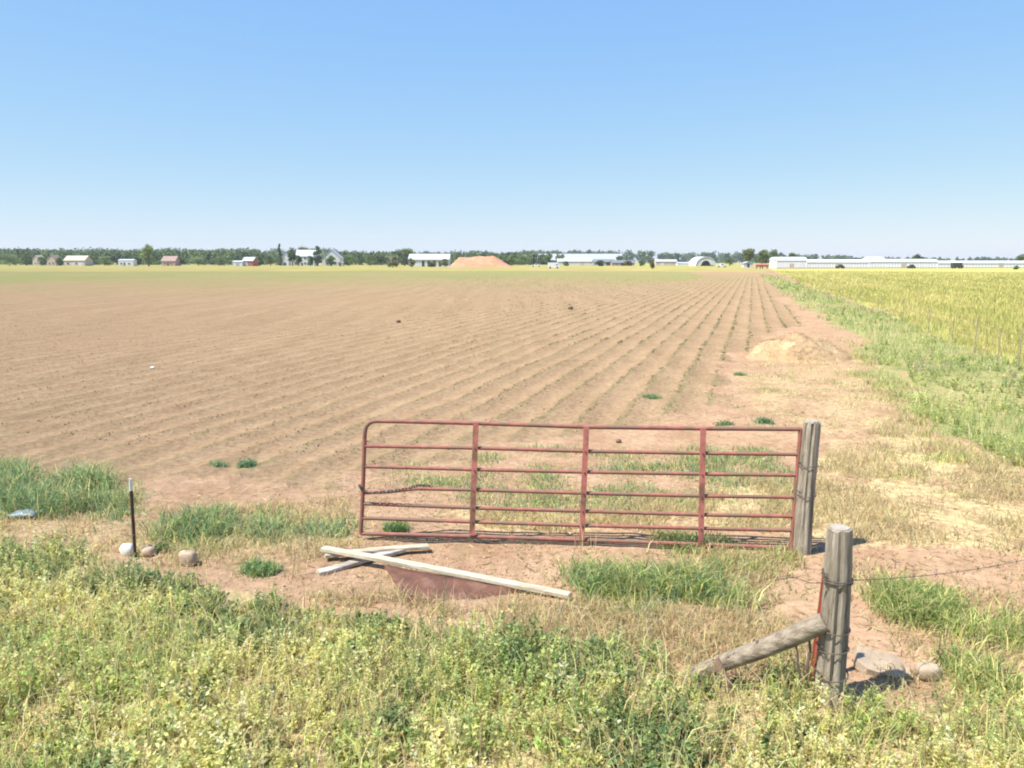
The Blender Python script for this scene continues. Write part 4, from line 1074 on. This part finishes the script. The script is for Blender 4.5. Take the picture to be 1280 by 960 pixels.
# red tanks beside the round trees
for i, (px, s, lb) in enumerate(((948, 1.1, 'shorter red tank on legs under the round trees'), (956, 1.4, 'longer red tank on legs left of the tallest greenhouse'))):
    g0 = G(px, 335.8); e = empty('fuel_tank', g0, lb, 'tank', 'red tanks left of the greenhouses')
    MB().tube([g0 + Vector((-s * 1.1, 0, 1.5)), g0 + Vector((-s, 0, 1.5)), g0 + Vector((s, 0, 1.5)), g0 + Vector((s * 1.1, 0, 1.5))], [.3, .7, .7, .3], 14).build('drum', M['car_red'], e, True)
    for sx in (-.7, .7): MB().box(g0 + Vector((sx * s, 0, .4)), (.15, .9, .84)).build('leg', M['wire'], e)

# trees
def tree(name, label, px, ptop, Y, wpx, pal, cat='tree', nlf=1400, lsz=.9, trunk_h=.25, seed=1, shape='round', group='trees beyond the fields'):
    g = np.random.default_rng(seed); random.seed(seed)
    x = XY(px, Y); H = PY(px, ptop, Y).z; w = wpx / F * Y
    e = empty(name, (x, Y, 0), label, cat, group)
    m = MB(); r0 = H * .028 + .05
    m.tube([(x, Y, -.3), (x + H * .01, Y, H * .2), (x - H * .01, Y, H * .45), (x, Y, H * .8)], [r0 * 1.3, r0, r0 * .7, r0 * .2], 8)
    for i in range(6):
        a = i * 2.4 + seed; h0 = H * (trunk_h + .07 * i)
        m.tube([(x, Y, h0), (x + math.cos(a) * w * .18, Y + math.sin(a) * w * .18, h0 + H * .12), (x + math.cos(a) * w * .36, Y + math.sin(a) * w * .36, h0 + H * .2)], [r0 * .5, r0 * .3, r0 * .1], 6)
    m.build('trunk', M['bark'], e, True)
    nl = 16 if shape != 'cone' else 12
    C = []; Rr = []
    for i in range(nl):
        if shape == 'cone':
            t = i / (nl - 1); zc = H * (trunk_h + (1 - trunk_h) * t * .95); rr = w * .5 * (1 - t) * .75 + .25; C.append((x + g.normal(0, w * .04), Y + g.normal(0, w * .04), zc)); Rr.append((rr, rr, H * .07))
        else:
            a = g.uniform(0, 6.28); rad = w * .34 * math.sqrt(g.random()); zc = H * (trunk_h + .12 + (.76 - trunk_h) * g.random())
            k = math.sin(math.pi * min(1, max(0.1, (zc / H - trunk_h * .7) / (1 - trunk_h * .7)))) ** .5
            C.append((x + math.cos(a) * rad * k, Y + math.sin(a) * rad * k, zc)); s = w * g.uniform(.13, .22); Rr.append((s, s, min(s * .85, H * .16)))
    C = np.array(C); Rr = np.array(Rr)
    if shape != 'cone': C[0] = (x, Y, H - Rr[0][2])
    ii = g.integers(0, nl, nlf); d = g.normal(size=(nlf, 3)); d /= np.linalg.norm(d, axis=1, keepdims=True); d *= (g.random((nlf, 1)) ** .4)
    P = C[ii] + d * Rr[ii]; P = P[P[:, 2] > .1]
    ii = ii[:len(P)]
    L_ = Leaves(); n = len(P)
    tone = (1 + g.normal(0, .22, nl))[ii][:, None]
    L_.leaves(P, g.normal(size=(n, 3)), lsz * g.uniform(.5, 1.2, n), np.clip(mixc(pal, n) * tone, .01, .5), .8)
    L_.build('crown', M['treeleaf'], e, origin=(x, Y, 0))
    return e
T_DARK = [(.12, .17, .07), (.16, .21, .085), (.09, .135, .055), (.20, .25, .10)]
T_MID = [(.21, .28, .105), (.26, .33, .125), (.17, .23, .085)]
T_LIGHT = [(.31, .39, .13), (.38, .44, .15), (.25, .32, .10)]
T_GREY = [(.33, .34, .21), (.40, .40, .27), (.26, .26, .15), (.22, .25, .12)]
T_OLIVE = [(.22, .24, .08), (.28, .28, .10), (.16, .19, .065), (.33, .26, .11)]
tree('broadleaf_tree', 'pale green tree, brightest and tallest on the far left skyline', 186, 305.5, 500, 21, T_LIGHT, nlf=2200, lsz=.8, trunk_h=.08, seed=21)
tree('conifer_tree', 'slim dark conifer left of the large white house, tallest there', 350, 304.8, 600, 11, T_DARK, nlf=1100, lsz=.9, trunk_h=.05, seed=22, shape='cone')
tree('broadleaf_tree', 'dark bushy tree between the small white shed and the large white house', 365.5, 310.5, 550, 12, T_DARK, seed=23, trunk_h=.1)
tree('broadleaf_tree', 'dark tree rising behind the large white house roof', 382, 307.5, 600, 26, T_DARK, nlf=1700, seed=24)
tree('broadleaf_tree', 'dark leafy tree standing between the two tall white houses', 397, 307.5, 540, 13, T_DARK, seed=25, trunk_h=.06)
tree('broadleaf_tree', 'low green tree covering the wall of the gabled white house', 414, 318.5, 530, 15, T_MID, seed=26, trunk_h=.05, nlf=800)
tree('broadleaf_tree', 'grey olive tree nearest the field, left of the long white barn', 491, 316.5, 400, 22, T_GREY, nlf=2400, lsz=.6, trunk_h=.08, seed=27)
tree('broadleaf_tree', 'dark green tree behind the grey olive tree', 506, 310.8, 540, 26, T_MID + T_DARK, nlf=1800, seed=28)
tree('broadleaf_tree', 'small brownish tree in front of the long white barn, left end', 514, 322.5, 420, 13, T_OLIVE + T_GREY, nlf=900, lsz=.6, trunk_h=.1, seed=29)
tree('shrub', 'dark round shrub against the right end of the long white barn', 556, 323.5, 440, 13, T_DARK + T_OLIVE, 'shrub', nlf=900, lsz=.6, trunk_h=.05, seed=30)
tree('shrub', 'low dark shrub in front of the middle bays of the white barn', 540, 327.5, 440, 17, T_MID + T_DARK, 'shrub', nlf=700, lsz=.6, trunk_h=.03, seed=31)
tree('broadleaf_tree', 'green tree low behind the right slope of the orange mound', 652, 317.5, 640, 30, T_MID, nlf=1700, trunk_h=.05, seed=32)
tree('broadleaf_tree', 'green tree at the right foot of the orange mound', 640, 319.5, 560, 14, T_MID, nlf=900, trunk_h=.05, seed=43)
tree('shrub', 'little dark bush alone at the field edge left of the cream shed', 815, 324.3, 330, 11, T_OLIVE + T_DARK, 'shrub', nlf=1100, lsz=.45, trunk_h=.05, seed=33)
tree('broadleaf_tree', 'round olive tree, left one of the pair beside the small white shed', 936, 310.5, 430, 21, T_OLIVE + T_MID, nlf=2000, lsz=.7, trunk_h=.18, seed=34)
tree('broadleaf_tree', 'round olive tree, right one of the pair above the red tanks', 953, 312.0, 440, 22, T_OLIVE + T_MID, nlf=2000, lsz=.7, trunk_h=.18, seed=35)
tree('broadleaf_tree', 'dark round tree behind the tallest greenhouse, left of two', 968, 311.3, 480, 17, T_DARK + T_MID, nlf=1500, seed=36)
tree('broadleaf_tree', 'lower dark tree behind the tallest greenhouse, right of two', 990, 315.8, 520, 14, T_DARK + T_MID, nlf=1100, seed=37)
tree('broadleaf_tree', 'lone dark tree rising behind the middle greenhouse', 1146, 317.8, 480, 17, T_DARK, nlf=1400, seed=38)
tree('broadleaf_tree', 'dark tree behind the far right end of the greenhouses', 1277, 317.5, 470, 18, T_DARK + T_MID, nlf=1300, seed=39)
tree('shrub', 'small dark bush in front of the far right end of the greenhouses', 1271, 332.2, 300, 9, T_DARK + T_OLIVE, 'shrub', nlf=700, lsz=.4, trunk_h=.04, seed=40)
tree('broadleaf_tree', 'dark tree behind the low dark grey shed', 774, 319.8, 620, 12, T_DARK, nlf=900, seed=41)
tree('broadleaf_tree', 'small tree just left of the narrow cream house', 33, 316, 600, 17, T_MID + T_DARK, nlf=1000, seed=42, trunk_h=.05)

# more trees standing among and in front of the far houses
for (px, ptop, Y, wpx, pal, sd, lb) in (
    (12, 317.5, 560, 26, T_MID, 61, 'wide green tree at the far left edge, low before the wood'),
    (53, 320.5, 590, 12, T_MID, 62, 'green tree between the narrow cream house and small tan house'),
    (75, 321.5, 560, 12, T_MID + T_DARK, 63, 'low green tree covering the left corner of the wide cream house'),
    (113, 318.5, 575, 20, T_MID, 64, 'green tree right of the wide cream house'),
    (131, 320, 580, 22, T_MID + T_LIGHT, 65, 'broad light green tree left of the white trailer home'),
    (172, 320.5, 560, 14, T_DARK, 66, 'dark green tree right of the white trailer home, below the pale one'),
    (226, 320.5, 570, 16, T_DARK + T_MID, 67, 'dark tree just right of the pinkish house'),
    (248, 318.8, 590, 24, T_MID, 68, 'wide green tree halfway from the pinkish house to the red barn'),
    (274, 319.5, 580, 22, T_MID + T_DARK, 69, 'green tree left of the low white shed by the red barn'),
    (324, 319.5, 560, 17, T_DARK, 70, 'dark green tree right of the red barn'),
    (338, 317, 575, 14, T_MID, 71, 'green tree left of the slim conifer'),
    (373, 319.0, 520, 12, T_DARK + T_MID, 72, 'dark tree in front of the large white house, at its left corner'),
    (388, 319.5, 525, 11, T_DARK, 73, 'dark tree in front of the large white house, at its right corner'),
    (436, 318.5, 570, 24, T_MID, 74, 'green tree right of the tiny cream shed'),
    (462, 319, 575, 26, T_MID + T_DARK, 75, 'wide green tree left of the grey olive tree'),
    (707, 327, 540, 10, T_MID, 76, 'small green tree in front of the long low white shed'),
    (750, 325.5, 520, 13, T_DARK, 77, 'dark tree before the low dark grey shed'),
    (785, 326, 520, 12, T_OLIVE, 78, 'olive tree before the dark slate roofed shed'),
    (801, 326, 540, 12, T_MID, 79, 'small green tree left of the little dark field edge bush'),
    (912, 322, 560, 16, T_MID, 80, 'green tree between the arched hut and the pair of round trees')):
    tree('broadleaf_tree', lb, px, ptop, Y, wpx, pal, nlf=1000, lsz=.8, trunk_h=.04, seed=sd)

# far wood: one mass that nobody could count
def wood(name, label, spans, Y0, Y1, pal, lsz, dens, seed):
    g = np.random.default_rng(seed); L_ = Leaves()
    for (pa, pb, ytop) in spans:
        nT = max(2, int((pb - pa) / 5.0 * dens))
        for i in range(nT):
            px = g.uniform(pa, pb); Y = g.uniform(Y0, Y1); x = XY(px, Y)
            H = PY(px, ytop + g.uniform(-1.2, 1.8) + 3.2 * (float(fbm(np.array([px]), np.array([Y0 * 1.0]), 16, seed)[0]) - .55), Y).z; w = H * g.uniform(.5, .9)
            n = 130; nb = 7
            C = np.stack([x + g.normal(0, w * .3, nb), Y + g.normal(0, w * .25, nb), H * g.uniform(.08, .80, nb)], 1); C[0] = (x, Y, H * .84)
            ii = g.integers(0, nb, n); d = g.normal(size=(n, 3)); d /= np.linalg.norm(d, axis=1, keepdims=True); d *= g.random((n, 1)) ** .4
            P = C[ii] + d * np.array([w * .32, w * .32, H * .17]); P[:, 2] = np.maximum(P[:, 2], .2)
            tone = 1 + g.normal(0, .2)
            L_.leaves(P, g.normal(size=(n, 3)), lsz * g.uniform(.6, 1.3, n), np.clip(mixc(pal, n) * tone, .01, .4), .85)
    o = L_.build(name, M['treeleaf']); tag(o, label, 'wood', kind='stuff')
wood('far_wood', 'dark green wood along the left skyline behind the houses', [(-120, 0, 311), (0, 60, 312), (60, 170, 313.5), (170, 330, 313), (330, 345, 315), (420, 480, 316), (480, 520, 316), (555, 700, 317.5)], 680, 900, [tuple(.85 * k for k in c) for c in T_DARK + T_MID], 2.2, 2.6, 201)
wood('far_wood', 'bluish far wood along the skyline, behind the warehouses and greenhouses', [(-150, 420, 311.5), (420, 560, 315), (560, 700, 314.5), (690, 820, 314), (820, 935, 316.5), (935, 1000, 318), (1000, 1062, 320.5), (1062, 1200, 323.5), (1200, 1420, 323.2)], 1500, 2100, T_DARK, 4.6, 2.2, 202)

# ------------------------------------------------------------------ HAZE
if True:
    me = bpy.data.meshes.new('haze')
    b = MB(); b.box((0, 0, 15.5), (6300, 6300, 33)); me.from_pydata(b.v, [], b.f)
    hz = bpy.data.objects.new('haze', me); col.objects.link(hz); tag(hz, kind='stuff')
    m, nt, N, L = newmat('thin_air_haze'); out = N.new('ShaderNodeOutputMaterial'); pv = N.new('ShaderNodeVolumePrincipled')
    pv.inputs['Color'].default_value = (.84, .91, 1, 1); pv.inputs['Density'].default_value = .00012; pv.inputs['Anisotropy'].default_value = .1
    L.new(pv.outputs[0], out.inputs['Volume']); me.materials.append(m)

# ------------------------------------------------------------------ LIGHT, SKY, CAMERA
SUN_EL, SUN_AZ = R(59), math.atan2(-1.0, -.48)
w = bpy.data.worlds.new('World'); sc.world = w; w.use_nodes = True
nt = w.node_tree; nt.nodes.clear()
out = nt.nodes.new('ShaderNodeOutputWorld'); bg = nt.nodes.new('ShaderNodeBackground'); sky = nt.nodes.new('ShaderNodeTexSky')
sky.sky_type = 'NISHITA'; sky.sun_disc = False; sky.sun_elevation = SUN_EL; sky.sun_rotation = SUN_AZ
sky.altitude = 1500; sky.air_density = 1.0; sky.dust_density = 0.6; sky.ozone_density = 1.2
bg.inputs['Strength'].default_value = .106
sp_ = nt.nodes.new('ShaderNodeSeparateColor'); cm_ = nt.nodes.new('ShaderNodeCombineColor')
nt.links.new(sky.outputs[0], sp_.inputs[0])
for i_, (p_, k_) in enumerate(((.68, 1.02), (.44, 1.73), (.01, 4.45))):      # clear pale sky: softer falloff than the raw model
    a_ = nt.nodes.new('ShaderNodeMath'); a_.operation = 'POWER'; a_.inputs[1].default_value = p_
    b_ = nt.nodes.new('ShaderNodeMath'); b_.operation = 'MULTIPLY'; b_.inputs[1].default_value = k_
    nt.links.new(sp_.outputs[i_], a_.inputs[0]); nt.links.new(a_.outputs[0], b_.inputs[0]); nt.links.new(b_.outputs[0], cm_.inputs[i_])
nt.links.new(cm_.outputs[0], bg.inputs['Color']); nt.links.new(bg.outputs[0], out.inputs['Surface'])
sl = bpy.data.lights.new('sun', 'SUN'); sl.energy = 4.3; sl.angle = R(.55); sl.color = (1, .955, .88)
so = bpy.data.objects.new('sun', sl); col.objects.link(so)
sd = Vector((math.sin(SUN_AZ) * math.cos(SUN_EL), math.cos(SUN_AZ) * math.cos(SUN_EL), math.sin(SUN_EL)))
so.rotation_euler = (-sd).to_track_quat('-Z', 'Y').to_euler(); so.location = (0, 0, 60)
cam = bpy.data.cameras.new('camera'); cam.sensor_width = 36; cam.lens = 36 * F / 1280; cam.clip_end = 20000; cam.clip_start = .05
co = bpy.data.objects.new('camera', cam); col.objects.link(co); co.location = (0, 0, CAMZ); co.rotation_euler = (math.pi / 2 - PITCH, 0, 0)
sc.camera = co
sc.view_settings.view_transform = 'Standard'; sc.view_settings.look = 'None'; sc.view_settings.gamma = 1; sc.view_settings.use_curve_mapping = False
sc.view_settings.exposure = 1.0
sc.cycles.max_bounces = 6; sc.cycles.volume_bounces = 0
sc.cycles.use_denoising = True
sc.cycles.filter_width = 2.0
